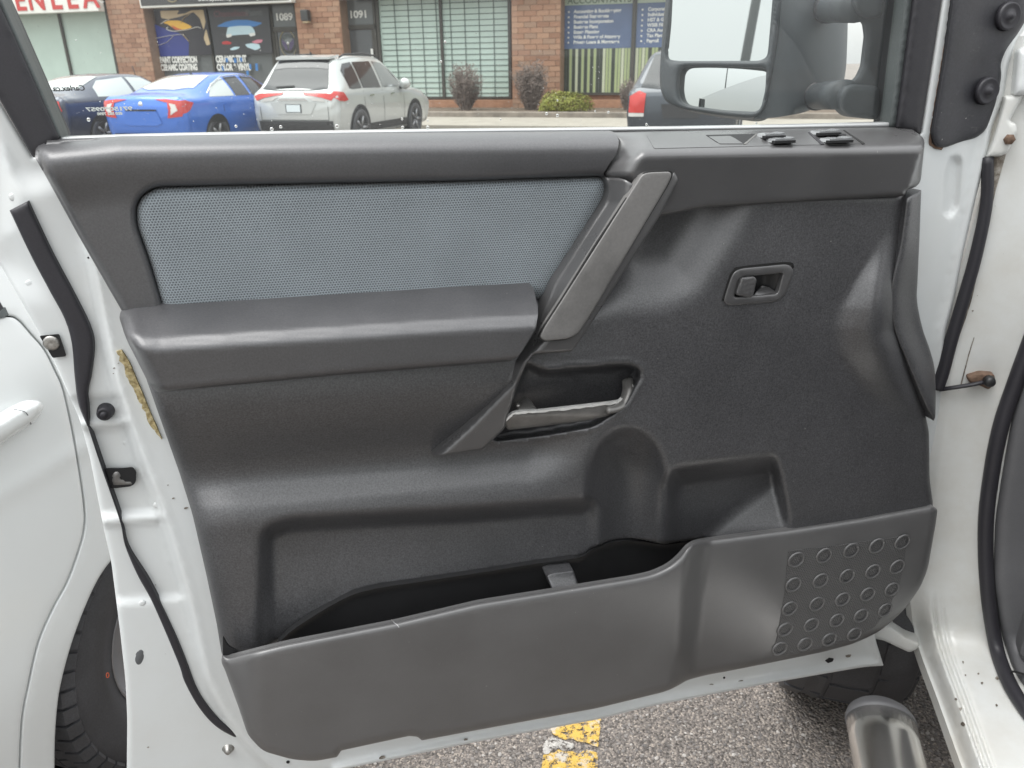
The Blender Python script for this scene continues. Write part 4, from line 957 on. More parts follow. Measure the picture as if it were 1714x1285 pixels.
wheel_ = tube('steering_wheel', [sw + (sws*math.cos(a) + swu*math.sin(a))*0.185 for a in np.linspace(0, 2*math.pi, 40)], 0.016, 'rubber', truck, n=10, caps=False)
lathe('steering_hub', [(0.0, 0.02), (0.05, 0.018), (0.07, 0.0), (0.04, -0.06), (0.03, -0.2)], sw, swn, 'kick_plastic', wheel_, 20)
for a in (0.15, math.pi-0.15, -math.pi/2): tube('spoke', [sw, sw + (sws*math.cos(a) + swu*math.sin(a))*0.18], 0.013, 'rubber', wheel_, n=8)
tube('front_pillar', [lot(0.52, 1.36, 1.12), lot(0.60, 1.0, 1.55), lot(0.68, 0.62, 1.88)], 0.045, 'white_paint', truck, n=12)
tbox('seat_cushion', 0.85, 1.40, -0.05, 0.55, 0.55, 0.86, 'kick_plastic', 0.11)
tbox('headrest', 1.0, 1.26, -0.24, -0.12, 1.54, 1.74, 'kick_plastic', 0.05)
tbox('seat_backrest', 0.85, 1.40, -0.22, -0.04, 0.78, 1.52, 'kick_plastic', 0.06)
tbox('rear_door', 0.46, 0.54, -1.25, -0.18, 0.46, 1.38, 'white_paint', 0.03)
tbox('centre_pillar', 0.47, 0.60, -0.17, -0.02, 0.46, 1.86, 'white_paint', 0.02)
tbox('cab_roof', 0.62, 2.15, -1.6, 0.62, 1.86, 1.93, 'white_paint', 0.03)
tbox('far_door', 2.16, 2.26, -1.3, 1.3, 0.46, 1.38, 'kick_plastic', 0.03)
tbox('cab_back', 0.55, 2.2, -1.72, -1.62, 0.46, 1.9, 'white_paint', 0.03)

# ================================================================== WHITE CAR PARKED ON THE LEFT
simple('car_glass_stub', (0.03, 0.033, 0.035), 0.08)
CB = lot(*(lambda p: (p@LA - 0.8, p@LB))(np.array([-0.86, 1.03, 0])))
wcar = root('white_car', 'white car parked at left close beside the open truck door', 'car', CB.tolist())
def side_w(X, Y, d):
    P = carside(X, Y, 0.0); z = P[:, 2]
    return -0.10*ss(0.95, 1.45, z) - 0.03*ss(0.55, 0.2, z) + 0.004*np.exp(-((z-0.86)/0.02)**2)
gap = [(-40, 532), (12, 529), (31, 536), (51, 558), (74, 585), (92, 620), (105, 650), (117, 702), (128, 760), (140, 842), (140, 886), (128, 930), (111, 975), (88, 1018), (64, 1073), (48, 1141), (36, 1208), (31, 1320)]
gs_ = spline(gap, 6)
gt = np.gradient(gs_, axis=0); gn = np.stack([-gt[:, 1], gt[:, 0]], 1); gn /= np.linalg.norm(gn, axis=1)[:, None]
def cw(X, Y, d): return side_w(X, Y, d) - roll(d, 4, 0.004)
dr = patch('car_door', np.vstack([gs_ + gn*1.1, np.array([(-60, 1320), (-60, 545)])]), carside, 'car_white', wcar, cw, step=12, rings=(1.5, 4), skirt=0.03)
arch = [(240, 903), (210, 918), (186, 938), (163, 971), (140, 1021), (117, 1085), (99, 1158), (92, 1231), (91, 1320)]
qp = np.vstack([gs_ - gn*1.1, spline(arch, 6)[::-1], np.array([(420, 900), (420, 560), (120, 380), (-60, 250)])])
patch('quarter_panel', qp, carside, 'car_white', wcar, cw, step=12, rings=(1.5, 4), skirt=0.03)
patch('seam_backing', np.vstack([gs_ + gn*4, (gs_ - gn*4)[::-1]]), carside, 'gap_black', wcar, lambda X, Y, d: side_w(X, Y, d)-0.012, step=10, skirt=0)
patch('window', [(-60, 420), (-20, 470), (7, 517), (0, 521), (-60, 540)], carside, 'frame_black', wcar, lambda X, Y, d: side_w(X, Y, d)+0.002, step=12, skirt=0.004)
patch('belt_moulding', [(-60, 545), (0, 521), (9, 514), (15, 527), (-60, 556)], carside, 'frame_grey', wcar, lambda X, Y, d: side_w(X, Y, d)+0.006 - roll(d, 3, 0.003), step=8, skirt=0.006)
hd = patch('door_handle', [(-60, 776), (-40, 720), (4, 697), (24, 683), (52, 670.5), (66, 670), (73.5, 679), (69, 693), (55, 709), (0, 744)], carside, 'car_white', dr, lambda X, Y, d: side_w(X, Y, d)+0.034 - roll(d, 14, 0.022), step=6, rings=(2, 5, 9), skirt=0.02, r=8)
ribbon('handle_seam', [(22.5, 685), (42, 690), (51, 711)], [(24, 684), (44, 690), (53, 710)], carside, 'plug_grey', dr, lambda X, Y, d: side_w(X, Y, d)+0.0355 - 0.010*ss(690, 712, Y)-0.006*ss(690, 684, Y), skirt=0, rings=())
hub = np.array([-0.86, 1.03, 0.0]) + LB*0.405 - LA*0.125 + UPV*0.335
wl = tyre_wheel('wheel', None, hub, LA, 0.335, 0.215, wcar, 'rim_grey', 54, 0.56, 0.006)
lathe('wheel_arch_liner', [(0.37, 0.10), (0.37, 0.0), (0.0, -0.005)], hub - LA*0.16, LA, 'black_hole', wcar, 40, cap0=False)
simple('paint_mark', (0.65, 0.13, 0.05), 0.6)
mk = Plane(hub + LA*0.112, LA)
tube('tyre_mark', [mk.one(180 + 2.2*math.cos(a), 1130 + 4*math.sin(a)) for a in np.linspace(0, 2*math.pi, 14)], 0.0009, 'paint_mark', wl, n=5, caps=False)

# the rest of the car, mostly out of the picture
SA = float(np.array([-0.86, 1.03, 0])@LA); SB = float(np.array([-0.86, 1.03, 0])@LB)
def cbox(name, a0, a1, b0, b1, z0, z1, mat, bev): return box(name, (a0, b0, z0), (a1, b1, z1), mat, wcar, LOTAX, (0, 0, 0), bev)
cbox('front_body', SA-1.72, SA-0.045, SB-3.1, SB-0.36, 0.30, 0.93, 'car_white', 0.10)
cbox('rear_body', SA-1.72, SA-0.16, SB-0.30, SB+1.30, 0.36, 0.90, 'car_white', 0.10)
cbox('cabin', SA-1.55, SA-0.24, SB-2.0, SB-0.25, 0.90, 1.33, 'car_glass_stub', 0.14)
cbox('roof', SA-1.45, SA-0.34, SB-1.75, SB-0.45, 1.29, 1.38, 'car_white', 0.04)
tyre_wheel('wheel', None, hub - LB*2.62, LA, 0.335, 0.215, wcar, 'rim_grey', 54, 0.56, 0.006)

# ================================================================== GROUND DETAIL
yp = []
for q in ([(921, 1219), (934, 1214), (950, 1212), (964, 1208), (985, 1206), (1006, 1202), (1005, 1216), (1003, 1232), (1001, 1250), (990, 1247), (984, 1243), (968, 1241), (955, 1235), (946, 1238), (934, 1233), (925, 1228)],
          [(909, 1264), (916, 1259), (928, 1260), (934, 1254), (946, 1258), (958, 1257), (968, 1262), (980, 1254), (992, 1257), (1000, 1260), (1001, 1275), (998, 1300), (996, 1330), (902, 1330), (906, 1290)]):
    V_, T_ = triangulate(rounded(q, 2), 8); P_ = floor_pl(V_[:, 0], V_[:, 1], 0.004); yp.append((P_, T_))
Vy = np.vstack([p for p, _ in yp]); Fy = [t for t in yp[0][1]] + [tuple(i + len(yp[0][0]) for i in t) for t in yp[1][1]]
e1, e2, e3 = Vy[Fy[0][0]], Vy[Fy[0][1]], Vy[Fy[0][2]]
if np.cross(e2-e1, e3-e1)[2] < 0: Fy = [t[::-1] for t in Fy]
yl = mesh_obj('parking_line', Vy, Fy, 'yellow_line', None, smooth=False); tag(yl, kind='structure')
m = simple('chalk_patch_mat', (0.44, 0.42, 0.39), 0.9, var=0.35, vscale=60); nt = m.node_tree; L(nt, ramp(nt, noise(nt, objcoord(nt), 70, 8, 0.8), [(0.46, 0.0), (0.52, 1.0)]), nt.nodes['Principled BSDF'].inputs['Alpha'])
V_, T_ = triangulate(rounded([(908, 1250), (914, 1238), (924, 1233), (938, 1238), (950, 1241), (962, 1246), (958, 1254), (944, 1256), (926, 1252), (918, 1262), (910, 1262)], 3), 6)
P_ = floor_pl(V_[:, 0], V_[:, 1], 0.006); T_ = [t if np.cross(P_[t[1]]-P_[t[0]], P_[t[2]]-P_[t[0]])[2] > 0 else t[::-1] for t in T_]
tag(mesh_obj('worn_patch', P_, T_, 'chalk_patch_mat', None, smooth=False), kind='structure')
rng = random.Random(21); V, Fc, tone = [], [], []
bm0 = bmesh.new(); bmesh.ops.create_icosphere(bm0, subdivisions=1, radius=1); IV = np.array([v.co[:] for v in bm0.verts]); IF = [tuple(v.index for v in f.verts) for f in bm0.faces]; bm0.free()
la = float(floor_pl.one(962, 1228)@LA)
for k in range(4200):
    x, y = rng.uniform(500, 1640), rng.uniform(1105, 1300); p = floor_pl.one(x, y)
    if abs(p@LA - la) < 0.06 and rng.random() < 0.6: continue
    s = 0.0016 + 0.0042*rng.random()**3; a = rng.uniform(0, 6.28); b0 = len(V)
    sx_, sy_, sz_ = s*rng.uniform(0.8, 1.4), s*rng.uniform(0.7, 1.1), s*rng.uniform(0.35, 0.6)
    jit = 1 + 0.25*(np.random.rand(len(IV), 1)-0.5); Q = IV*jit*np.array([sx_, sy_, sz_])
    Q = np.stack([Q[:, 0]*math.cos(a)-Q[:, 1]*math.sin(a), Q[:, 0]*math.sin(a)+Q[:, 1]*math.cos(a), Q[:, 2]], 1) + p + np.array([0, 0, sz_*0.25])
    V.append(Q); Fc += [tuple(i + 12*(len(V)-1) for i in f) for f in IF]; tone += [rng.random()**1.6]*12
pb = mesh_obj('gravel', np.vstack(V), Fc, 'pebble', None, smooth=False); tag(pb, 'loose pale gravel worn out of the asphalt by the door', 'gravel', kind='stuff')
at = pb.data.attributes.new('tone', 'FLOAT', 'POINT'); at.data.foreach_set('value', tone)

# ================================================================== STOREFRONT
def bp(x, y, off=0.0): return bld.one(x, y, off)
def bpatch(name, poly, mat, parent, off, r=0, skirt=0.01, step=40):
    return patch(name, poly, bld, mat, parent, off, step=step, skirt=skirt, r=r, uvax=(LA, UPV))
def lbox(name, a0, a1, b0, b1, z0, z1, mat, parent, bev=0.0):
    return box(name, (a0, b0, z0), (a1, b1, z1), mat, parent, LOTAX, (0, 0, 0), bev)
m, nt, b = new_mat('brick'); oi = N(nt, 'ShaderNodeObjectInfo'); v = objcoord(nt)
c = ramp(nt, oi.outputs['Random'], [(0.0, (0.26, 0.14, 0.09)), (0.35, (0.34, 0.19, 0.125)), (0.7, (0.39, 0.235, 0.155)), (1.0, (0.31, 0.20, 0.14))])
L(nt, mixc(nt, 1.0, c, ramp(nt, noise(nt, v, 7, 5, 0.7), [(0.3, 0.78), (0.7, 1.15)]), 'MULTIPLY'), b.inputs['Base Color']); b.inputs['Roughness'].default_value = 0.9
simple('mortar', (0.30, 0.20, 0.14), 0.95, var=0.15, vscale=6)
simple('brick_wall', (0.34, 0.18, 0.11), 0.95, var=0.2, vscale=5)
simple('bronze_frame', (0.055, 0.05, 0.042), 0.5)
simple('frosted_green', (0.50, 0.62, 0.56), 0.25, var=0.05, vscale=1.5)
simple('pane_grey', (0.13, 0.14, 0.14), 0.12); simple('door_pane', (0.10, 0.105, 0.11), 0.1)
simple('bar_dark', (0.10, 0.13, 0.12), 0.6)
simple('sign_white', (0.72, 0.72, 0.68), 0.4); simple('sign_dark', (0.045, 0.045, 0.045), 0.5); simple('letter_red', (0.50, 0.045, 0.04), 0.5); simple('letter_faint', (0.55, 0.55, 0.53), 0.5)
simple('letter_white', (0.75, 0.75, 0.72), 0.5); simple('letter_green', (0.10, 0.15, 0.11), 0.5)
simple('banner_blue', (0.10, 0.145, 0.26), 0.5, var=0.1, vscale=2); simple('banner_top', (0.42, 0.50, 0.40), 0.5); simple('blind_green', (0.36, 0.42, 0.22), 0.7); simple('blind_dark', (0.045, 0.055, 0.04), 0.7); simple('blind_pale', (0.52, 0.55, 0.40), 0.7)
simple('poster_navy', (0.015, 0.03, 0.21), 0.35); simple('poster_black', (0.022, 0.02, 0.028), 0.35); simple('poster_cream', (0.55, 0.43, 0.27), 0.4); simple('poster_yellow', (0.80, 0.46, 0.05), 0.4); simple('poster_orange', (0.60, 0.12, 0.03), 0.4)
simple('poster_grey', (0.045, 0.045, 0.05), 0.3); simple('poster_blue', (0.05, 0.20, 0.50), 0.3); simple('poster_ice', (0.50, 0.66, 0.72), 0.3); simple('poster_pink', (0.60, 0.22, 0.28), 0.4); simple('poster_red', (0.45, 0.04, 0.04), 0.4); simple('poster_rose', (0.16, 0.07, 0.08), 0.4)
simple('emblem_purple', (0.08, 0.06, 0.13), 0.4); simple('emblem_gold', (0.30, 0.25, 0.13), 0.4)

BO = lot(-15, 25)
shop = root('storefront', 'brown brick shop row with tall windows across the parking lot', 'building', BO.tolist())
BACK = 25.55                                             # glazing line, set back behind the piers
lbox('wall', -36, 1.2, 25.62, 34, 0, 6.5, 'brick_wall', shop)
lbox('wall', -36, 1.2, 25.06, 25.615, 3.95, 6.5, 'brick_wall', shop)
piers = [(-22.55, -21.0, 0.85, 3.95), (-14.98, -13.32, 1.55, 3.95), (-7.5, -5.95, 0.0, 3.95), (-0.6, 1.2, 0.0, 3.95)]
brick_me = None; BH, BL, BJ = 0.157, 0.40, 0.014
for pi, (a0, a1, zmin, zmax) in enumerate(piers):
    lbox('pier', a0, a1, 25.03, 25.61, 0, zmax, 'mortar', shop)
    nrow = int(3.95/BH)
    for i in range(nrow):
        z0 = i*BH
        if z0 + BH <= zmin or pi == 3: continue
        x = a0 - (BL/2 if i % 2 else 0)
        while x < a1 - 0.03:
            xa, xb = max(x, a0), min(x+BL, a1)
            if xb - xa > 0.05:
                if brick_me is None:
                    ob = box('brick', (0, 0, 0), (1, 1, 1), 'brick', shop, LOTAX, (0, 0, 0)); brick_me = ob.data
                    # unit brick in the storefront's frame, shared by all
                    bm = bmesh.new(); bmesh.ops.create_cube(bm, size=1.0); bmesh.ops.translate(bm, verts=bm.verts, vec=(0.5, 0.5, 0.5)); bmesh.ops.bevel(bm, geom=bm.edges[:], offset=0.02, segments=1, affect='EDGES'); bm.to_mesh(brick_me); bm.free()
                else:
                    ob = bpy.data.objects.new('brick', brick_me); COL.objects.link(ob); ob.parent = shop
                prd = random.uniform(0, 0.008)
                ob.location = (lot(xa+BJ/2, 25.015-prd, z0+BJ/2) - BO).tolist(); ob.rotation_euler = (0, 0, -AZ_L)
                ob.scale = (xb-xa-BJ, 0.06, BH-BJ)
            x += BL
lbox('plinth', -36, 1.2, 25.10, 25.6, 0, 0.42, 'brick_wall', shop)

def window(a0, a1, z0, z1, mull, pane_mat='frosted_green', label=None):
    fr = lbox('window', a0, a1, BACK-0.06, BACK-0.02, z0, z0+0.07, 'bronze_frame', shop)
    if label: fr['label'] = label
    lbox('top_rail', a0, a1, BACK-0.06, BACK-0.02, z1-0.07, z1, 'bronze_frame', fr)
    edges = [a0] + mull + [a1]
    for e_ in edges: lbox('mullion', e_-0.045, e_+0.045, BACK-0.09, BACK-0.01, z0+0.001, z1-0.001, 'bronze_frame', fr)
    for l_, r_ in zip(edges[:-1], edges[1:]): lbox('pane', l_, r_, BACK, BACK+0.03, z0, z1, pane_mat, fr)
    return fr
kb = 25.5/25.0
def A_(x, y): return float(Plane(lot(0, BACK), -LB).one(x, y)@LA)
def Z_(x, y): return float(Plane(lot(0, BACK), -LB).one(x, y)[2])
wa = window(-30, A_(188, 60), 0.45, 3.9, [A_(111, 75)], label='pale green shop window under the red lettered sign')
wb = window(A_(258, 60), A_(455, 60), 0.45, 3.9, [A_(353, 60)], 'pane_grey', 'dark shop window covered with car posters')
wc = window(A_(637, 80), A_(854, 80), 0.45, 3.9, [A_(741, 80)], label='pale green shop window behind a grid of bars')
wd = window(A_(939, 80), A_(1330, 80), 0.55, 3.9, [A_(1060, 80), A_(1190, 80)], 'pane_grey', 'shop window with blue service banner and vertical blinds')
a0, a1 = A_(642, 80), A_(852, 80)
for k in range(1, 9):
    a = a0 + (a1-a0)*k/9
    lbox('security_bar', a-0.012, a+0.012, BACK-0.030, BACK-0.022, 0.5, 3.85, 'bar_dark', wc)
for k in range(20):
    z = 0.62 + k*0.168
    lbox('security_bar', a0, a1, BACK-0.019, BACK-0.011, z-0.011, z+0.011, 'bar_dark', wc)
for i, (l_, r_) in enumerate(((A_(943, 80), A_(1056, 80)), (A_(1064, 80), A_(1186, 80)))):
    lbox('banner_top', l_, r_, BACK-0.016, BACK-0.002, 3.12, 3.85, 'banner_top', wd)
    lbox('blue_banner', l_, r_, BACK-0.016, BACK-0.002, 1.90, 3.115, 'banner_blue', wd)
    n_ = 22
    for k in range(n_):
        a = l_ + (r_-l_)*(k+0.5)/n_; mt = random.choice(['blind_green', 'blind_green', 'blind_pale', 'blind_dark', 'blind_dark'])
        lbox('blind_slat', a-(r_-l_)/n_*0.40, a+(r_-l_)/n_*0.40, BACK-0.012, BACK-0.004, 0.63, 1.895, mt, wd)
    lines = (['Accounting & Bookkeeping', 'Financial Statements', 'Business Incorporation', 'Business Plans', 'Estate Planning', 'Wills & Power of Attorney', 'Private Loans & Mortgages'], ['Corporate Tax', 'Individual Tax', 'HST & GST', 'WSIB Filing', 'CRA Audits', 'Tax Planning', 'Payroll'])[i]
    for k, t_ in enumerate(lines):
        z = 2.90 - k*0.143
        lathe('bullet', [(0.0, 0.004), (0.03, 0.004), (0.03, 0)], lot(l_+0.16, BACK-0.018, z+0.035), -LB, 'letter_white', wd, 10)
        text('banner_lettering', t_, lot(l_+0.32, BACK-0.02, z), LA, UPV, 0.132, 'letter_white', wd, bold=0.004)
text('banner_lettering', 'ACCOUNTANTS', lot(A_(950, 5), BACK-0.02, 3.16), LA, UPV, 0.26, 'letter_green', wd, bold=0.004)

def shop_door(a0, a1, num, pane, label):
    d_ = lbox('shop_door', a0, a1, BACK-0.07, BACK-0.02, 2.62, 2.76, 'bronze_frame', shop); d_['label'] = label
    lbox('jamb', a0, a0+0.09, BACK-0.07, BACK-0.02, 0.1, 3.9, 'bronze_frame', d_); lbox('jamb', a1-0.09, a1, BACK-0.07, BACK-0.02, 0.1, 3.9, 'bronze_frame', d_)
    lbox('transom_pane', a0+0.08, a1-0.08, BACK-0.02, BACK+0.02, 2.75, 3.9, 'pane_grey', d_)
    lbox('door_leaf', a0+0.10, a0+0.19, BACK-0.05, BACK-0.012, 0.1, 2.6, 'bronze_frame', d_); lbox('door_leaf', a1-0.19, a1-0.10, BACK-0.05, BACK-0.012, 0.1, 2.6, 'bronze_frame', d_)
    lbox('door_glass', a0+0.1, a1-0.1, BACK-0.018, BACK+0.02, 0.1, 2.61, pane, d_)
    text('house_number', num, lot((a0+a1)/2, BACK-0.03, 2.97), LA, UPV, 0.30, 'letter_white', d_, 'CENTER', bold=0.010, sx=1.15)
    return d_
d1 = shop_door(A_(457, 60), A_(502, 60), '1089', 'door_pane', 'dark glass shop door beside the car posters')
d2 = shop_door(A_(575, 60), A_(632, 60), '1091', 'door_pane', 'dark glass shop door beside the barred window')
lbox('pull_handle', A_(625, 80)-0.05, A_(625, 80)+0.03, BACK-0.12, BACK-0.08, 1.75, 2.02, 'letter_white', d2, 0.01)
lbox('door_closer', A_(579, 55)-0.03, A_(579, 55)+0.06, BACK-0.11, BACK-0.075, 2.32, 2.48, 'letter_white', d2, 0.01)
# round emblem on the door
ec = lot(A_(483, 73), BACK-0.022, Z_(483, 73))
lathe('round_emblem', [(0.0, 0.006), (0.30, 0.006), (0.30, 0.0)], ec, -LB, 'pane_grey', d1, 28)
tube('emblem_ring', [ec - LB*0.01 + LA*0.31*math.cos(a) + UPV*0.42*math.sin(a) for a in np.linspace(0, 2*math.pi, 30)], 0.014, 'emblem_gold', d1, n=6, caps=False)
for s_ in (-1, 1):
    V = [ec - LB*0.012 + LA*s_*x + UPV*z for x, z in ((0.02, -0.22), (0.06, 0.02), (0.24, 0.16), (0.22, -0.02), (0.12, -0.18))]
    mesh_obj('emblem_wing', V, [(0, 1, 2, 3, 4)], 'emblem_purple', d1, smooth=False)
lathe('emblem_star', [(0.0, 0.01), (0.05, 0.008), (0.05, 0)], ec - LB*0.008 + UPV*0.02, -LB, 'letter_white', d1, 10)

# signs
s1 = lbox('shop_sign', -29.5, -22.62, 24.70, 25.0, 3.40, 4.75, 'sign_white', None, 0.02); tag(s1, 'white shop sign board with big red capital letters', 'sign')
a_ = lambda x, y: float(Plane(lot(0, 24.69), -LB).one(x, y)@LA)
for ch, x in zip('ENLEA', (20, 47, 79, 106, 137)):
    text('sign_letter', ch, lot(a_(x, 17)+0.46, 24.69, 3.53), LA, UPV, 1.02, 'letter_red', s1, 'CENTER', extrude=0.01, sx=1.0, bold=0.022)
text('sign_letter', 'INC', lot(a_(164, 10), 24.69, 3.66), LA, UPV, 0.34, 'letter_faint', s1, 'CENTER', extrude=0.005)
s2 = lbox('shop_sign', -20.85, -14.90, 24.72, 25.0, 3.44, 4.75, 'sign_white', None, 0.02); tag(s2, 'black shop sign board with white rim and web address', 'sign')
lbox('sign_face', -20.78, -14.97, 24.70, 24.73, 3.51, 4.7, 'sign_dark', s2)
text('web_address', 'www.speedshopautodetailing.com', lot(-18.45, 24.695, 3.58), LA, UPV, 0.20, 'letter_white', s2, extrude=0.004)
lbox('phone_strip', -16.2, -15.05, 24.685, 24.699, 3.55, 3.72, 'sign_white', s2)
text('phone_number', '416-508-0957', lot(-16.12, 24.68, 3.58), LA, UPV, 0.16, 'sign_dark', s2, extrude=0.004)
for q in ([(262, 0), (275, 6), (268, 10), (260, 6)], [(296, 0), (304, 4), (300, 8), (294, 3)]):
    pass
tube('sign_scroll', [lot(-19.7 + 0.14*math.cos(a) + 0.05*a, 24.69, 3.72 + 0.13*math.sin(a)) for a in np.linspace(0, 7.5, 26)], 0.015, 'emblem_gold', s2, n=6)
s3 = lbox('shop_sign', -13.25, 1.1, 24.78, 25.0, 3.47, 4.75, 'sign_white', None, 0.02); tag(s3, 'long white shop sign board above the barred window', 'sign')
wlamp = lbox('wall_lamp', A_(522, 22)-0.0, A_(522, 22)+0.27, 24.78, 25.0, 2.88, 3.22, 'sign_dark', None, 0.03); tag(wlamp, 'small black wall lamp on the brick pier between doors', 'wall lamp')
lbox('lamp_lens', A_(522, 22)+0.05, A_(522, 22)+0.24, 24.82, 24.98, 2.83, 2.885, 'poster_cream', wlamp)

# posters in the dark window
PW = BACK-0.13
pwp = Plane(lot(0, PW), -LB)
def pp(name, poly, mat, parent, off, r=2.0):
    return patch(name, poly, pwp, mat, parent, off, step=30, skirt=0.003, r=r, uvax=(LA, UPV))
p1 = pp('poster', [(258, 17), (344, 14), (355, 91), (268, 95)], 'poster_black', None, 0.0, 0.5); tag(p1, 'poster with yellow flame shape over blue and cream', 'poster')
pp('blue_field', [(258.5, 40), (272, 46), (300, 55), (316, 70), (316, 93), (268.5, 94.5)], 'poster_navy', p1, 0.004)
pp('cream_field', [(268, 18), (300, 17), (296, 24), (310, 22), (320, 17), (340, 16), (344, 36), (341, 50), (334, 30), (324, 20), (300, 28), (282, 32), (270, 30)], 'poster_cream', p1, 0.005)
pp('cream_field', [(345, 48), (348, 60), (352, 74), (346, 76), (341, 64), (343, 54)], 'poster_cream', p1, 0.005)
pp('flame', [(272, 38), (282, 34), (300, 34), (318, 42), (322, 46), (310, 49), (294, 50), (288, 45), (280, 40)], 'poster_yellow', p1, 0.008, 4)
pp('flame_core', [(286, 41), (298, 47), (306, 49), (294, 50), (289, 46)], 'poster_orange', p1, 0.011, 3)
def strokes(pts, w, mat, parent, off):
    P = [pwp.one(x, y, off) for x, y in pts]; tube('brush_stroke', spline(P, 4), w, mat, parent, ry=w*0.3, n=6)
strokes([(269, 40), (278, 34), (284, 33)], 0.035, 'letter_white', p1, 0.014)
strokes([(281, 45), (280, 49), (290, 52), (300, 51), (316, 49), (330, 45), (336, 47)], 0.045, 'letter_white', p1, 0.014)
strokes([(260, 64), (275, 61), (286, 59), (306, 57)], 0.025, 'letter_white', p1, 0.014)
strokes([(262, 76), (278, 71), (290, 60)], 0.02, 'letter_white', p1, 0.014)
strokes([(306, 57), (311, 63), (316, 69)], 0.03, 'poster_cream', p1, 0.014)
strokes([(303, 38), (308, 30), (318, 23)], 0.025, 'poster_cream', p1, 0.014)
p2 = pp('poster', [(348, 14), (449, 10), (456, 89), (360, 92)], 'poster_grey', None, 0.0, 0.5); tag(p2, 'dark poster showing a pale blue car seen from the front', 'poster')
text('poster_lettering', 'Chameleon', pwp.one(358, 28, 0.01), LA, UPV, 0.26, 'poster_rose', p2, sx=1.15, bold=0.004)
text('poster_lettering', 'Paint', pwp.one(411, 26, 0.01), LA, UPV, 0.26, 'pane_grey', p2, sx=1.3, bold=0.004)
pp('car_glow', [(362, 44), (378, 36), (394, 33), (414, 33), (428, 36), (440, 38), (428, 44), (400, 46)], 'poster_blue', p2, 0.005, 4)
pp('car_hood', [(381, 45), (400, 43), (420, 43), (426, 50), (428, 60), (404, 62), (378, 62)], 'poster_ice', p2, 0.008, 4)
pp('windscreen', [(386, 43), (391, 35), (402, 33), (414, 34), (420, 42)], 'poster_blue', p2, 0.010, 2)
pp('bumper', [(380, 60), (400, 58), (426, 57), (424, 66), (402, 70), (383, 67)], 'sign_dark', p2, 0.011, 3)
for q in ([(378, 58), (387, 56), (388, 61), (380, 63)], [(416, 56), (427, 54), (427, 59), (419, 61)]): pp('headlight', q, 'letter_white', p2, 0.014, 1)
pp('red_car', [(371, 70), (380, 68), (388, 71), (386, 74), (372, 74)], 'poster_red', p2, 0.008, 2)
pp('pink_car', [(421, 70), (430, 66), (440, 66), (438, 71), (428, 73)], 'poster_pink', p2, 0.008, 2)
pp('ice_car', [(410, 74), (422, 72), (434, 74), (436, 80), (428, 84), (414, 79)], 'poster_ice', p2, 0.008, 2)
pp('ice_car', [(384, 82), (392, 78), (402, 78), (398, 82), (388, 84)], 'poster_ice', p2, 0.008, 2)
for (x, y, t_, sz, sx_) in ((268.5, 105, 'PAINT CORRECTION', 0.28, 0.60), (270, 117.5, 'CERAMIC COATING', 0.28, 0.62)):
    text('window_lettering', t_, pwp.one(x, y, 0.0), LA, UPV, sz, 'letter_white', wb, sx=sx_, bold=0.016)
for (x, y, t_, sz, sx_) in ((362, 104, 'CERAMIC TINT', 0.30, 0.62), (364, 117.5, 'COLOR & VINYL', 0.30, 0.62)):
    text('window_lettering', t_, pwp.one(x, y, 0.0), LA, UPV, sz, 'letter_white', wb, sx=sx_, bold=0.016)
for (x0, x1, y0, y1) in ((377, 381, 97, 104), (391, 395, 97, 105), (401, 405, 96, 103), (371, 374, 110, 118), (417, 420, 107, 116), (427, 431, 106, 118), (412, 416, 118, 128)):
    pp('blue_block', [(x0, y0), (x1, y0), (x1+1, y1), (x0+1, y1)], 'poster_blue', wb, 0.006, 0.2)

# ================================================================== PAVEMENT, PLANTING
pv = lbox('sidewalk', -60, 30, 18.9, 22.0, -0.2, 0.10, 'concrete', None); tag(pv, kind='structure')
ap = lbox('driveway', 1.5, 60, 14.0, 18.85, -0.2, 0.012, 'concrete', None); tag(ap, kind='structure')
kb_ = lbox('planter_kerb', -36, 12, 22.002, 22.25, -0.2, 0.24, 'kerb_stone', None, 0.02); tag(kb_, kind='structure')
pl_ = lbox('planting_bed', -36, 12, 22.252, 25.05, -0.2, 0.20, 'mulch', None); tag(pl_, kind='structure')
simple('leaf_green', (0.19, 0.20, 0.03), 0.6, var=0.45, vscale=6); simple('leaf_dull', (0.16, 0.11, 0.035), 0.7, var=0.3, vscale=6)
simple('twig', (0.22, 0.18, 0.16), 0.9, var=0.25, vscale=5); simple('twig_red', (0.20, 0.09, 0.05), 0.9)
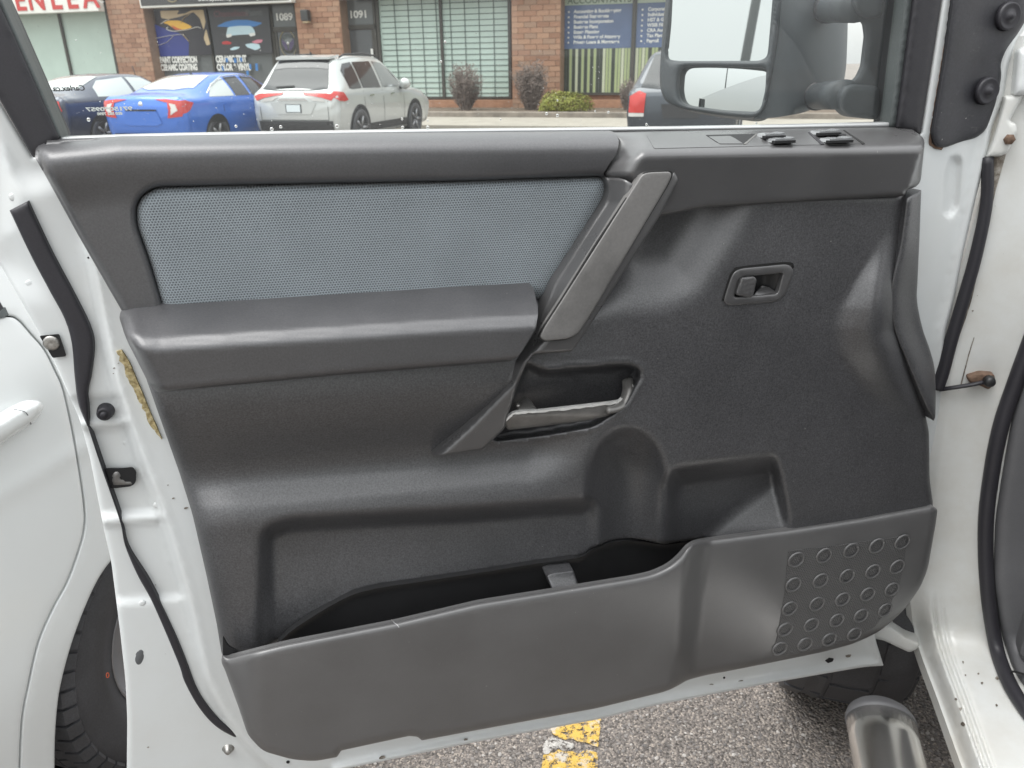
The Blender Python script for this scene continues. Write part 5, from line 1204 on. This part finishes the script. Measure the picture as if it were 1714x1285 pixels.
def bush(label, x0, x1, ytop, ybot, B, green, seed):
    rg = random.Random(seed); pl2 = Plane(lot(0, B), -LB)
    ga, gb = float(pl2.one(x0, ybot)@LA), float(pl2.one(x1, ybot)@LA); zt = float(pl2.one((x0+x1)/2, ytop)[2])
    c = lot((ga+gb)/2, B, 0.18); rx_ = (gb-ga)/2; hz = zt-0.18
    o = root('green_shrub' if green else 'bare_shrub', label, 'shrub', c.tolist())
    V, Fc = [], []
    nst = 14 if green else 95
    for k in range(nst):
        a = rg.uniform(0, 6.28); rr = rx_*rg.random()**0.5*0.9; tip = c + LA*rr*math.cos(a) + LB*rr*0.8*math.sin(a) + UPV*hz*rg.uniform(0.6, 0.98)*(1-0.35*(rr/rx_)**2)
        st = c + LA*rr*0.25*math.cos(a) + LB*rr*0.2*math.sin(a)
        def stick(p, q, w0):
            dd = q-p; s = np.cross(dd, [0.3, 0.9, 0.1]); s /= np.linalg.norm(s); t_ = np.cross(s, dd); t_ /= np.linalg.norm(t_); b0 = len(V)
            for m_ in range(3): V.append(p + (s*math.cos(m_*2.09)+t_*math.sin(m_*2.09))*w0)
            V.append(q); Fc.extend([(b0, b0+1, b0+3), (b0+1, b0+2, b0+3), (b0+2, b0, b0+3)])
        stick(st, tip, 0.014 if green else 0.017)
        if not green:
            for j in range(16):
                f = rg.uniform(0.2, 1); p = st + (tip-st)*f; q = p + np.array([rg.gauss(0, 1), rg.gauss(0, 1), abs(rg.gauss(0.7, 0.6))])*0.13*rx_
                stick(p, q, 0.010)
                for j2 in range(3):
                    p2 = p + (q-p)*rg.uniform(0.3, 0.95); stick(p2, p2 + np.array([rg.gauss(0, 1), rg.gauss(0, 1), abs(rg.gauss(0.5, 0.6))])*0.09*rx_, 0.007)
    tag(mesh_obj('stems', V, Fc, 'twig', o, smooth=False), kind='stuff')
    if green:
        for mt, n_, sd_ in (('leaf_green', 5200, 1), ('leaf_dull', 1500, 2)):
            V2, F2 = [], []
            for k in range(n_):
                d_ = np.array([rg.gauss(0, 1), rg.gauss(0, 1), rg.gauss(0, 1)]); d_ /= np.linalg.norm(d_); d_[2] = abs(d_[2])
                lump = 1 + 0.09*math.sin(5*d_[0]+seed) + 0.08*math.sin(7*d_[1]+2*d_[2]); rr = (rg.random()**0.16)*lump*(0.93 if mt == 'leaf_green' else 0.82)
                p = c + LA*d_[0]*rx_*rr + LB*d_[1]*rx_*0.8*rr + UPV*(0.06 + d_[2]*(hz-0.06)*rr)
                nrm_ = d_ + np.array([rg.gauss(0, .5), rg.gauss(0, .5), rg.gauss(0, .5)]); s = np.cross(nrm_, [rg.gauss(0, 1), rg.gauss(0, 1), 0.3]); s /= np.linalg.norm(s); t_ = np.cross(nrm_, s); t_ /= np.linalg.norm(t_)
                sz = rg.uniform(0.018, 0.034); b0 = len(V2); V2 += [p-s*sz, p+t_*sz*0.6, p+s*sz, p-t_*sz*0.6]; F2.append((b0, b0+1, b0+2, b0+3))
            tag(mesh_obj('foliage' if mt == 'leaf_green' else 'dry_foliage', V2, F2, mt, o, smooth=False), kind='stuff')
    return o
bush('low rounded green shrub at the foot of the brick pier', 897, 993, 150, 197, 23.1, True, 4)
bush('bare brown shrub in front of the barred window', 748, 812, 98, 196, 23.6, False, 5)
bush('bare brown shrub in front of the brick pier', 853, 925, 92, 194, 23.9, False, 6)
bush('small bare shrub under the window with blinds', 1032, 1066, 128, 194, 23.8, False, 7)

# ================================================================== PARKED CARS
def paint(name, col, metal=0.3, rough=0.3):
    m, nt, b = new_mat(name); b.inputs['Base Color'].default_value = rgba(col); b.inputs['Metallic'].default_value = metal; b.inputs['Roughness'].default_value = rough
    b.inputs['Coat Weight'].default_value = 0.8; b.inputs['Coat Roughness'].default_value = 0.08
paint('paint_silver', (0.52, 0.54, 0.53), 0.35, 0.35); paint('paint_blue', (0.035, 0.15, 0.56), 0.25, 0.35); paint('paint_navy', (0.035, 0.045, 0.075), 0.3, 0.3); paint('paint_slate', (0.035, 0.043, 0.055), 0.3, 0.35)
simple('car_glass', (0.22, 0.235, 0.24), 0.08, 0.45); simple('suv_glass', (0.03, 0.033, 0.035), 0.2, 0.0, 0.35); simple('car_glass_dark', (0.035, 0.035, 0.038), 0.06); simple('car_glass_pale', (0.50, 0.53, 0.52), 0.12, 0.5)  # pale glass has the sky's reflection worked into its base colour
simple('lamp_red', (0.48, 0.035, 0.03), 0.18, coat=0.5); simple('lamp_clear', (0.55, 0.54, 0.52), 0.2); simple('car_trim', (0.03, 0.03, 0.032), 0.5); simple('plate_white', (0.62, 0.68, 0.70), 0.4); simple('chrome', (0.7, 0.71, 0.72), 0.15, 0.9); simple('wheel_dark', (0.06, 0.06, 0.065), 0.4, 0.5)

SUV = [(0.00, .46, .62, .80, .96, .68, .78, .78, .62), (0.05, .34, .62, .93, 1.05, .80, .88, .87, .72), (0.20, .27, .65, 1.02, 1.18, .86, .92, .90, .73), (0.40, .24, .66, 1.05, 1.44, .87, .93, .90, .67), (0.56, .22, .66, 1.06, 1.61, .87, .93, .90, .62), (0.9, .2, .66, 1.06, 1.665, .87, .93, .90, .62), (1.9, .2, .66, 1.05, 1.69, .87, .93, .90, .63), (2.6, .2, .66, 1.03, 1.64, .87, .93, .90, .61), (3.05, .2, .66, 1.02, 1.44, .87, .93, .90, .62), (3.5, .2, .66, 1.01, 1.12, .87, .93, .89, .68), (3.9, .2, .66, .98, 1.05, .87, .93, .87, .68), (4.35, .24, .6, .88, .95, .82, .89, .82, .62), (4.58, .32, .52, .7, .78, .66, .74, .68, .5), (4.62, .42, .5, .6, .66, .5, .55, .5, .4)]
SEDAN = [(0.00, .46, .6, .74, .86, .64, .74, .74, .58), (0.05, .32, .6, .88, .985, .76, .84, .83, .70), (0.22, .24, .6, .95, 1.045, .81, .885, .86, .70), (0.5, .2, .6, .965, 1.09, .82, .895, .865, .62), (0.95, .18, .6, .97, 1.25, .82, .9, .87, .575), (1.45, .18, .6, .965, 1.37, .82, .9, .87, .56), (2.1, .18, .6, .955, 1.415, .82, .9, .87, .565), (2.65, .18, .6, .945, 1.37, .82, .9, .87, .57), (3.05, .18, .6, .94, 1.2, .82, .9, .86, .60), (3.45, .18, .6, .92, .99, .82, .9, .85, .65), (4.0, .2, .58, .85, .91, .81, .89, .82, .62), (4.45, .26, .5, .72, .78, .7, .78, .7, .5), (4.62, .36, .46, .58, .62, .5, .56, .5, .36)]
def loft(st, scale=1.0):
    S = np.array(st); ys = S[:, 0]; yd = np.unique(np.concatenate([np.linspace(ys[0], ys[1], 5), np.linspace(ys[1], 0.9, 22), np.linspace(0.9, ys[-2], 34), np.linspace(ys[-2], ys[-1], 5)]))
    Q = np.stack([cubic(yd, ys, S[:, k]) for k in range(1, 9)], 1); rings_ = []
    for y, (zb, zs, zk, zr_, wb_, ws_, wk, wr) in zip(yd, Q):
        h = [(0, zb), (wb_*0.7, zb), (wb_, zb+0.05), (ws_, zs), (ws_*0.995, (zs+zk)/2+0.02), (wk, zk), (wk*0.5+wr*0.5, zk*0.45+zr_*0.55), (wr, zr_-0.045*min(1, (zr_-zk)/0.3)), (wr*0.72, zr_-0.006), (0, zr_+0.008)]
        h = spline(h, 4); full = np.vstack([h, (h*np.array([-1, 1]))[::-1][1:-1]])
        rings_.append(np.column_stack([full[:, 0], np.full(len(full), y), full[:, 1]]))
    n_ = len(rings_[0]); V = np.vstack(rings_); Fc = []
    for i in range(len(rings_)-1):
        for k in range(n_): Fc.append((i*n_+k, i*n_+(k+1) % n_, (i+1)*n_+(k+1) % n_, (i+1)*n_+k))
    Fc.append(tuple(range(n_))[::-1]); Fc.append(tuple((len(rings_)-1)*n_+k for k in range(n_)))
    return V, Fc
class Car:
    def __init__(s, name, label, cat, st, mat, A, B, group):
        s.root = root(name, label, cat, lot(A, B).tolist(), -AZ_L, group)
        V, Fc = loft(st); s.body = mesh_obj('body', V, Fc, mat, s.root, world=False)
        bm = bmesh.new(); bm.from_mesh(s.body.data); bmesh.ops.recalc_face_normals(bm, faces=bm.faces); bm.to_mesh(s.body.data); bm.free()
        s.bvh = BVHTree.FromPolygons([Vector(v) for v in V], Fc)
    def put(s, name, poly, side, mat, parent=None, off=0.006, r=0.02, step=0.09):
        """a piece lying on the body: poly in (x, z) seen from behind, or (y, z) seen from the right"""
        P, T = triangulate(rounded(poly, r), step); out = []; ok = []
        for (u_, z) in P:
            o_, d_ = (Vector((u_, -1, z)), Vector((0, 1, 0))) if side == 'rear' else (Vector((2, u_, z)), Vector((-1, 0, 0))) if side == 'right' else (Vector((u_, z, 3)), Vector((0, 0, -1)))
            h = s.bvh.ray_cast(o_, d_); ok.append(h[0] is not None); out.append(h[0] + h[1]*(off if h[1].dot(d_) < 0 else -off) if h[0] is not None else Vector((0, 0, 0)))
        T = [t for t in T if all(ok[i] for i in t)]
        ob = mesh_obj(name, [tuple(v) for v in out], T, mat, parent or s.root, world=False)
        bm = bmesh.new(); bm.from_mesh(ob.data); bmesh.ops.delete(bm, geom=[v for v in bm.verts if not v.link_faces], context='VERTS')
        for f in bm.faces:
            if f.normal.dot(Vector((0, -1, 0)) if side == 'rear' else Vector((1, 0, 0)) if side == 'right' else Vector((0, 0, 1))) < 0: f.normal_flip()
        bm.to_mesh(ob.data); bm.free(); return ob
    def wheel(s, y, R, W, half, mat='wheel_dark'):
        for sgn in (1, -1):
            h = W/2; c = np.array([sgn*(half-h), y, R]); ax = np.array([sgn, 0, 0.0])
            w_ = lathe('wheel', [(R*0.62, -h), (R*0.95, -h), (R, -h*0.7), (R, h*0.7), (R*0.95, h), (R*0.66, h*1.02), (R*0.64, h*0.8)], c, ax, 'tyre_rubber', s.root, 36, world=False)
            lathe('rim', [(0.0, h*0.8), (R*0.2, h*0.85), (R*0.24, h*0.6), (R*0.62, h*0.75), (R*0.66, h*1.0), (R*0.66, 0)], c, ax, mat, w_, 30, world=False)
            for k in range(5):
                a = k*2*math.pi/5; d_ = np.array([0, math.cos(a), math.sin(a)])
                tube('spoke', [c+ax*h*0.84+d_*R*0.12, c+ax*h*0.9+d_*R*0.62], 0.028, 'rim_grey', w_, n=6, world=False)
    def arch(s, y, R, mat='car_trim', wide=0.07):
        a = np.linspace(-0.25, math.pi+0.25, 24); out = [(y+(R+wide)*math.cos(t), max(R*0.98+(R+wide)*math.sin(t), 0.30)) for t in a]; inn = [(y+(R+0.0)*math.cos(t), max(R*0.98+(R)*math.sin(t), 0.26)) for t in a]
        s.put('wheel_arch', out, 'right', mat, off=0.004, r=0.005, step=0.12); s.put('arch_hollow', [(y+(R+0.035)*math.cos(t), max(R*0.98+(R+0.035)*math.sin(t), 0.26)) for t in a], 'right', 'gap_black', off=0.008, r=0.005, step=0.12)
mir_ = lambda q: [(-x, z) for x, z in q][::-1]
GRP = 'cars parked facing the storefront'
# silver suv
suv = Car('silver_suv', 'silver sport utility vehicle seen from behind, beside the blue sedan', 'suv', SUV, 'paint_silver', -8.47, 13.72, GRP)
suv.put('rear_window', [(-0.70, 1.10), (-0.55, 1.60), (-0.3, 1.625), (0.3, 1.625), (0.55, 1.60), (0.70, 1.10), (0.4, 1.075), (-0.4, 1.075)], 'rear', 'suv_glass', r=0.05)
suv.put('spoiler_shadow', [(-0.60, 1.44), (-0.55, 1.60), (0.55, 1.60), (0.60, 1.44), (0.3, 1.47), (-0.3, 1.47)], 'rear', 'car_glass_dark', off=0.012, r=0.03)
V = [(-0.58, 0.50, 1.625), (0.58, 0.50, 1.625), (0.63, 0.75, 1.665), (-0.63, 0.75, 1.665), (-0.58, 0.50, 1.665), (0.58, 0.50, 1.665), (0.63, 0.8, 1.705), (-0.63, 0.8, 1.705)]
mesh_obj('spoiler', V, [(0, 1, 2, 3), (4, 7, 6, 5), (0, 4, 5, 1), (1, 5, 6, 2), (3, 7, 4, 0)], 'paint_silver', suv.root, smooth=False, world=False)
suv.put('wiper', [(-0.42, 1.11), (-0.40, 1.14), (-0.02, 1.155), (0.0, 1.13)], 'rear', 'gap_black', off=0.02, r=0.01)
lampR = [(0.20, 1.06), (0.30, 1.04), (0.72, 1.03), (0.87, 0.98), (0.80, 0.90), (0.62, 0.95), (0.40, 0.985), (0.24, 1.0)]
for q in (lampR, mir_(lampR)): suv.put('tail_light', q, 'rear', 'lamp_red', off=0.012, step=0.05)
suv.put('tail_light', [(0.02, 0.98), (0.10, 1.06), (0.32, 1.04), (0.46, 0.90), (0.30, 0.88), (0.10, 0.90)], 'right', 'lamp_red', off=0.012, step=0.05)
for q in ([(0.30, 0.975), (0.62, 0.94), (0.70, 0.88), (0.44, 0.90)], mir_([(0.30, 0.975), (0.62, 0.94), (0.70, 0.88), (0.44, 0.90)])): suv.put('reverse_light', q, 'rear', 'lamp_clear', off=0.014, step=0.05)
suv.put('tailgate_recess', [(-0.5, 0.87), (-0.36, 0.66), (0.36, 0.66), (0.5, 0.87), (0.3, 0.885), (-0.3, 0.885)], 'rear', 'paint_silver', off=0.010)
for q in ([(-0.735, 0.56), (-0.735, 0.90), (-0.725, 0.90), (-0.725, 0.56)], [(0.725, 0.56), (0.725, 0.90), (0.735, 0.90), (0.735, 0.56)], [(-0.73, 0.548), (-0.73, 0.558), (0.73, 0.558), (0.73, 0.548)]): suv.put('tailgate_gap', q, 'rear', 'gap_black', off=0.004, r=0, step=0.2)
suv.put('garnish', [(-0.34, 0.90), (-0.26, 0.945), (0.26, 0.945), (0.34, 0.90)], 'rear', 'chrome', off=0.018, r=0.01)
suv.put('licence_plate', [(-0.17, 0.69), (-0.17, 0.84), (0.17, 0.84), (0.17, 0.69)], 'rear', 'car_trim', off=0.018, r=0.01)
suv.put('plate_face', [(-0.15, 0.70), (-0.15, 0.83), (0.15, 0.83), (0.15, 0.70)], 'rear', 'plate_white', off=0.024, r=0.01)
suv.put('rear_bumper', [(-0.80, 0.36), (-0.80, 0.54), (0.80, 0.54), (0.80, 0.36), (0.5, 0.33), (-0.5, 0.33)], 'rear', 'car_trim', off=0.014, r=0.05)
suv.put('side_window', [(0.62, 1.10), (0.60, 1.42), (0.78, 1.54), (1.12, 1.57), (1.12, 1.09), (0.75, 1.08)], 'right', 'car_glass_dark', r=0.05, step=0.06)
suv.put('side_window', [(1.17, 1.09), (1.17, 1.57), (1.95, 1.585), (1.98, 1.08)], 'right', 'car_glass_dark', r=0.03, step=0.06)
suv.put('side_window', [(2.07, 1.08), (2.05, 1.585), (2.5, 1.55), (2.85, 1.38), (3.12, 1.10), (3.1, 1.075)], 'right', 'car_glass', r=0.03, step=0.06)
for y in (1.45, 2.45): suv.put('door_handle', [(y-0.10, 0.93), (y-0.10, 0.96), (y+0.10, 0.965), (y+0.10, 0.935)], 'right', 'chrome', off=0.03, r=0.01, step=0.05)
for y in (1.15, 2.02, 3.05): suv.put('door_gap', [(y-0.006, 0.42), (y-0.006, 1.04), (y+0.006, 1.04), (y+0.006, 0.42)], 'right', 'gap_black', off=0.003, r=0, step=0.2)
suv.put('rocker_trim', [(1.3, 0.27), (1.3, 0.42), (3.3, 0.42), (3.3, 0.27)], 'right', 'car_trim', off=0.01)
for y in (0.92, 3.62): suv.arch(y, 0.37); 
suv.wheel(0.92, 0.36, 0.23, 0.945); suv.wheel(3.62, 0.36, 0.23, 0.945)
for sgn in (1, -1):
    tube('roof_rail', [(sgn*0.60, 0.85, 1.66), (sgn*0.61, 1.0, 1.705), (sgn*0.61, 1.8, 1.73), (sgn*0.60, 2.45, 1.69), (sgn*0.59, 2.55, 1.65)], 0.018, 'car_trim', suv.root, n=8, world=False)
    mm = lathe('wing_mirror', [(0.0, -0.06), (0.09, -0.05), (0.12, 0.02), (0.10, 0.12), (0.0, 0.16)], (sgn*1.04, 2.86, 1.13), (0, 1, 0), 'paint_silver', suv.root, 16, world=False)
    tube('mirror_stalk', [(sgn*0.86, 2.95, 1.04), (sgn*1.02, 2.92, 1.06)], 0.03, 'car_trim', mm, n=8, world=False)
V = [(0.0, 0.78, 1.66), (0.03, 0.95, 1.66), (-0.03, 0.95, 1.66), (0.0, 0.80, 1.78)]
mesh_obj('roof_antenna', V, [(0, 1, 3), (1, 2, 3), (2, 0, 3), (0, 2, 1)], 'car_trim', suv.root, smooth=False, world=False)

# blue sedan
civ = Car('blue_sedan', 'bright blue sedan with wide red tail lights seen from behind', 'sedan', SEDAN, 'paint_blue', -10.72, 12.25, GRP)
civ.put('rear_window', [(-0.60, 0.78), (-0.48, 1.46), (0.48, 1.46), (0.60, 0.78), (0.3, 0.62), (-0.3, 0.62)], 'top', 'car_glass_pale', r=0.08, off=0.008)
lamp = [(0.30, 0.985), (0.55, 0.99), (0.84, 0.96), (0.87, 0.84), (0.84, 0.70), (0.56, 0.67), (0.60, 0.80), (0.58, 0.93)]
for q in (lamp, mir_(lamp)): civ.put('tail_light', q, 'rear', 'lamp_red', off=0.012, step=0.05)
inl = [(0.62, 0.92), (0.74, 0.90), (0.78, 0.80), (0.64, 0.72), (0.66, 0.84)]
for q in (inl, mir_(inl)): civ.put('reverse_light', q, 'rear', 'lamp_clear', off=0.018, step=0.05)
civ.put('tail_light', [(0.03, 0.96), (0.14, 0.97), (0.34, 0.92), (0.22, 0.80), (0.05, 0.74)], 'right', 'lamp_red', off=0.012, step=0.05)
civ.put('plate_recess', [(-0.42, 0.58), (-0.34, 0.80), (0.34, 0.80), (0.42, 0.58), (0.3, 0.54), (-0.3, 0.54)], 'rear', 'paint_blue', off=0.012)
civ.put('lid_shadow', [(-0.34, 0.79), (-0.34, 0.82), (0.34, 0.82), (0.34, 0.79)], 'rear', 'gap_black', off=0.016, r=0.005)
lathe('round_badge', [(0.0, 0.012), (0.045, 0.010), (0.055, 0.0)], (0, 0.015, 0.90), (0, -1, 0), 'chrome', civ.root, 16, world=False)
civ.put('side_window', [(0.86, 1.00), (1.20, 1.22), (1.62, 1.32), (1.62, 0.99)], 'right', 'car_glass_pale', r=0.04, step=0.06)
civ.put('side_window', [(1.68, 0.99), (1.68, 1.325), (2.1, 1.345), (2.15, 0.985)], 'right', 'car_glass_dark', r=0.03, step=0.06)
civ.put('side_window', [(2.23, 0.985), (2.2, 1.345), (2.6, 1.31), (3.05, 1.03), (3.05, 0.98)], 'right', 'car_glass_dark', r=0.03, step=0.06)
tube('window_chrome', [(0.80, 0.82, 1.0), (0.74, 1.10, 1.20), (0.65, 1.55, 1.345), (0.63, 2.1, 1.375), (0.64, 2.6, 1.33)], 0.012, 'chrome', civ.root, n=6, world=False)
for y in (1.35, 2.35): civ.put('door_handle', [(y-0.10, 0.84), (y-0.10, 0.87), (y+0.10, 0.875), (y+0.10, 0.845)], 'right', 'paint_blue', off=0.03, r=0.01, step=0.05)
for y in (1.2, 2.18): civ.put('door_gap', [(y-0.006, 0.34), (y-0.006, 0.94), (y+0.006, 0.94), (y+0.006, 0.34)], 'right', 'gap_black', off=0.003, r=0, step=0.2)
for y in (0.95, 3.6): civ.arch(y, 0.335, 'paint_blue', 0.03)
civ.wheel(0.95, 0.325, 0.21, 0.90); civ.wheel(3.6, 0.325, 0.21, 0.90)
civ.put('lower_bumper', [(-0.70, 0.30), (-0.70, 0.40), (0.70, 0.40), (0.70, 0.30)], 'rear', 'car_trim', off=0.014, r=0.03)
mm = lathe('wing_mirror', [(0.0, -0.06), (0.08, -0.05), (0.10, 0.02), (0.08, 0.12), (0.0, 0.16)], (1.0, 2.75, 1.03), (0, 1, 0), 'paint_blue', civ.root, 16, world=False)
lathe('roof_antenna', [(0.03, 0.0), (0.02, 0.04), (0.0, 0.07)], (0, 1.55, 1.37), (0, -0.3, 1), 'car_trim', civ.root, 10, world=False)

# dark sedan further left
nav = Car('dark_sedan', 'dark navy sedan at far left beyond the blue sedan', 'sedan', SEDAN, 'paint_navy', -13.35, 12.2, GRP)
nav.put('rear_window', [(-0.60, 0.78), (-0.48, 1.46), (0.48, 1.46), (0.60, 0.78), (0.3, 0.62), (-0.3, 0.62)], 'top', 'car_glass_pale', r=0.08, off=0.008)
nav.put('side_window', [(0.98, 1.00), (1.06, 1.17), (1.30, 1.29), (1.98, 1.345), (1.98, 0.98)], 'right', 'car_glass_pale', r=0.07, step=0.06)
nav.put('side_window', [(2.08, 0.98), (2.06, 1.345), (2.5, 1.325), (2.85, 1.18), (3.06, 1.02), (3.05, 0.975)], 'right', 'car_glass_pale', r=0.05, step=0.06)
lampn = [(0.50, 0.97), (0.80, 0.95), (0.84, 0.78), (0.58, 0.76)]
for q in (lampn, mir_(lampn)): nav.put('tail_light', q, 'rear', 'lamp_red', off=0.012, step=0.05)
for y in (1.35, 2.35): nav.put('door_handle', [(y-0.10, 0.84), (y-0.10, 0.87), (y+0.10, 0.875), (y+0.10, 0.845)], 'right', 'car_trim', off=0.03, r=0.01, step=0.05)
for y in (0.95, 3.6): nav.arch(y, 0.335, 'paint_navy', 0.03)
nav.wheel(0.95, 0.325, 0.21, 0.90); nav.wheel(3.6, 0.325, 0.21, 0.90)
tube('rod_antenna', [(0.3, 2.75, 1.36), (0.3, 2.70, 1.56)], 0.008, 'car_trim', nav.root, n=6, world=False)

# dark suv on the right
dsu = Car('dark_suv', 'dark slate sport utility vehicle partly hidden behind the truck mirror', 'suv', SUV, 'paint_slate', -1.22, 13.9, GRP)
dsu.put('rear_window', [(-0.70, 1.10), (-0.55, 1.60), (-0.3, 1.625), (0.3, 1.625), (0.55, 1.60), (0.70, 1.10), (0.4, 1.075), (-0.4, 1.075)], 'rear', 'suv_glass', r=0.05)
lampd = [(0.60, 1.00), (0.72, 1.045), (0.87, 0.96), (0.88, 0.70), (0.62, 0.70)]
for q in (lampd, mir_(lampd)): dsu.put('tail_light', q, 'rear', 'lamp_red', off=0.014, step=0.05)
low_ = [(0.62, 0.64), (0.62, 0.695), (0.88, 0.695), (0.88, 0.64)]
for q in (low_, mir_(low_)): dsu.put('lamp_strip', q, 'rear', 'lamp_clear', off=0.016, r=0.01, step=0.05)
dsu.put('bumper_strip', [(-0.55, 0.455), (-0.55, 0.485), (0.55, 0.485), (0.55, 0.455)], 'rear', 'chrome', off=0.02, r=0.01)
dsu.put('plate_recess', [(-0.30, 0.62), (-0.34, 0.84), (0.34, 0.84), (0.30, 0.62)], 'rear', 'car_trim', off=0.012)
text('model_badge', 'SUV', dsu.root.matrix_basis @ Vector((-0.56, -0.02, 0.93)), LA, UPV, 0.09, 'chrome', None) if False else None
for y in (0.92, 3.62): dsu.arch(y, 0.37, 'paint_slate')
dsu.wheel(0.92, 0.36, 0.23, 0.945); dsu.wheel(3.62, 0.36, 0.23, 0.945)
for sgn in (1, -1): lathe('wing_mirror', [(0.0, -0.06), (0.09, -0.05), (0.12, 0.02), (0.10, 0.12), (0.0, 0.16)], (sgn*1.04, 2.86, 1.13), (0, 1, 0), 'paint_slate', dsu.root, 16, world=False)

# ================================================================== LAMP POST BEHIND, SEEN IN THE MIRROR
simple('post_grey', (0.16, 0.17, 0.17), 0.5, 0.4)
lp_ = np.array([-10.9, -8.48, 0.0])
post = root('lamp_post', 'tall grey lamp post reflected in the truck mirror', 'lamp post', lp_.tolist())
tube('pole', [lp_ + UPV*z for z in (0.6, 3, 6, 9.5)], [0.115, 0.105, 0.095, 0.085], 'post_grey', post, n=16)
lathe('base', [(0.0, 0.62), (0.24, 0.60), (0.26, 0.5), (0.26, 0.0)], lp_, (0, 0, 1), 'concrete', post, 24)
tube('arm', [lp_ + UPV*9.4, lp_ + UPV*9.7 + LA*0.5, lp_ + UPV*9.75 + LA*1.4], 0.04, 'post_grey', post, n=10)
box('lamp_head', (1.2, -0.16, 9.68), (1.9, 0.16, 9.80), 'post_grey', post, LOTAX, lp_, 0.03)

bake_texts()
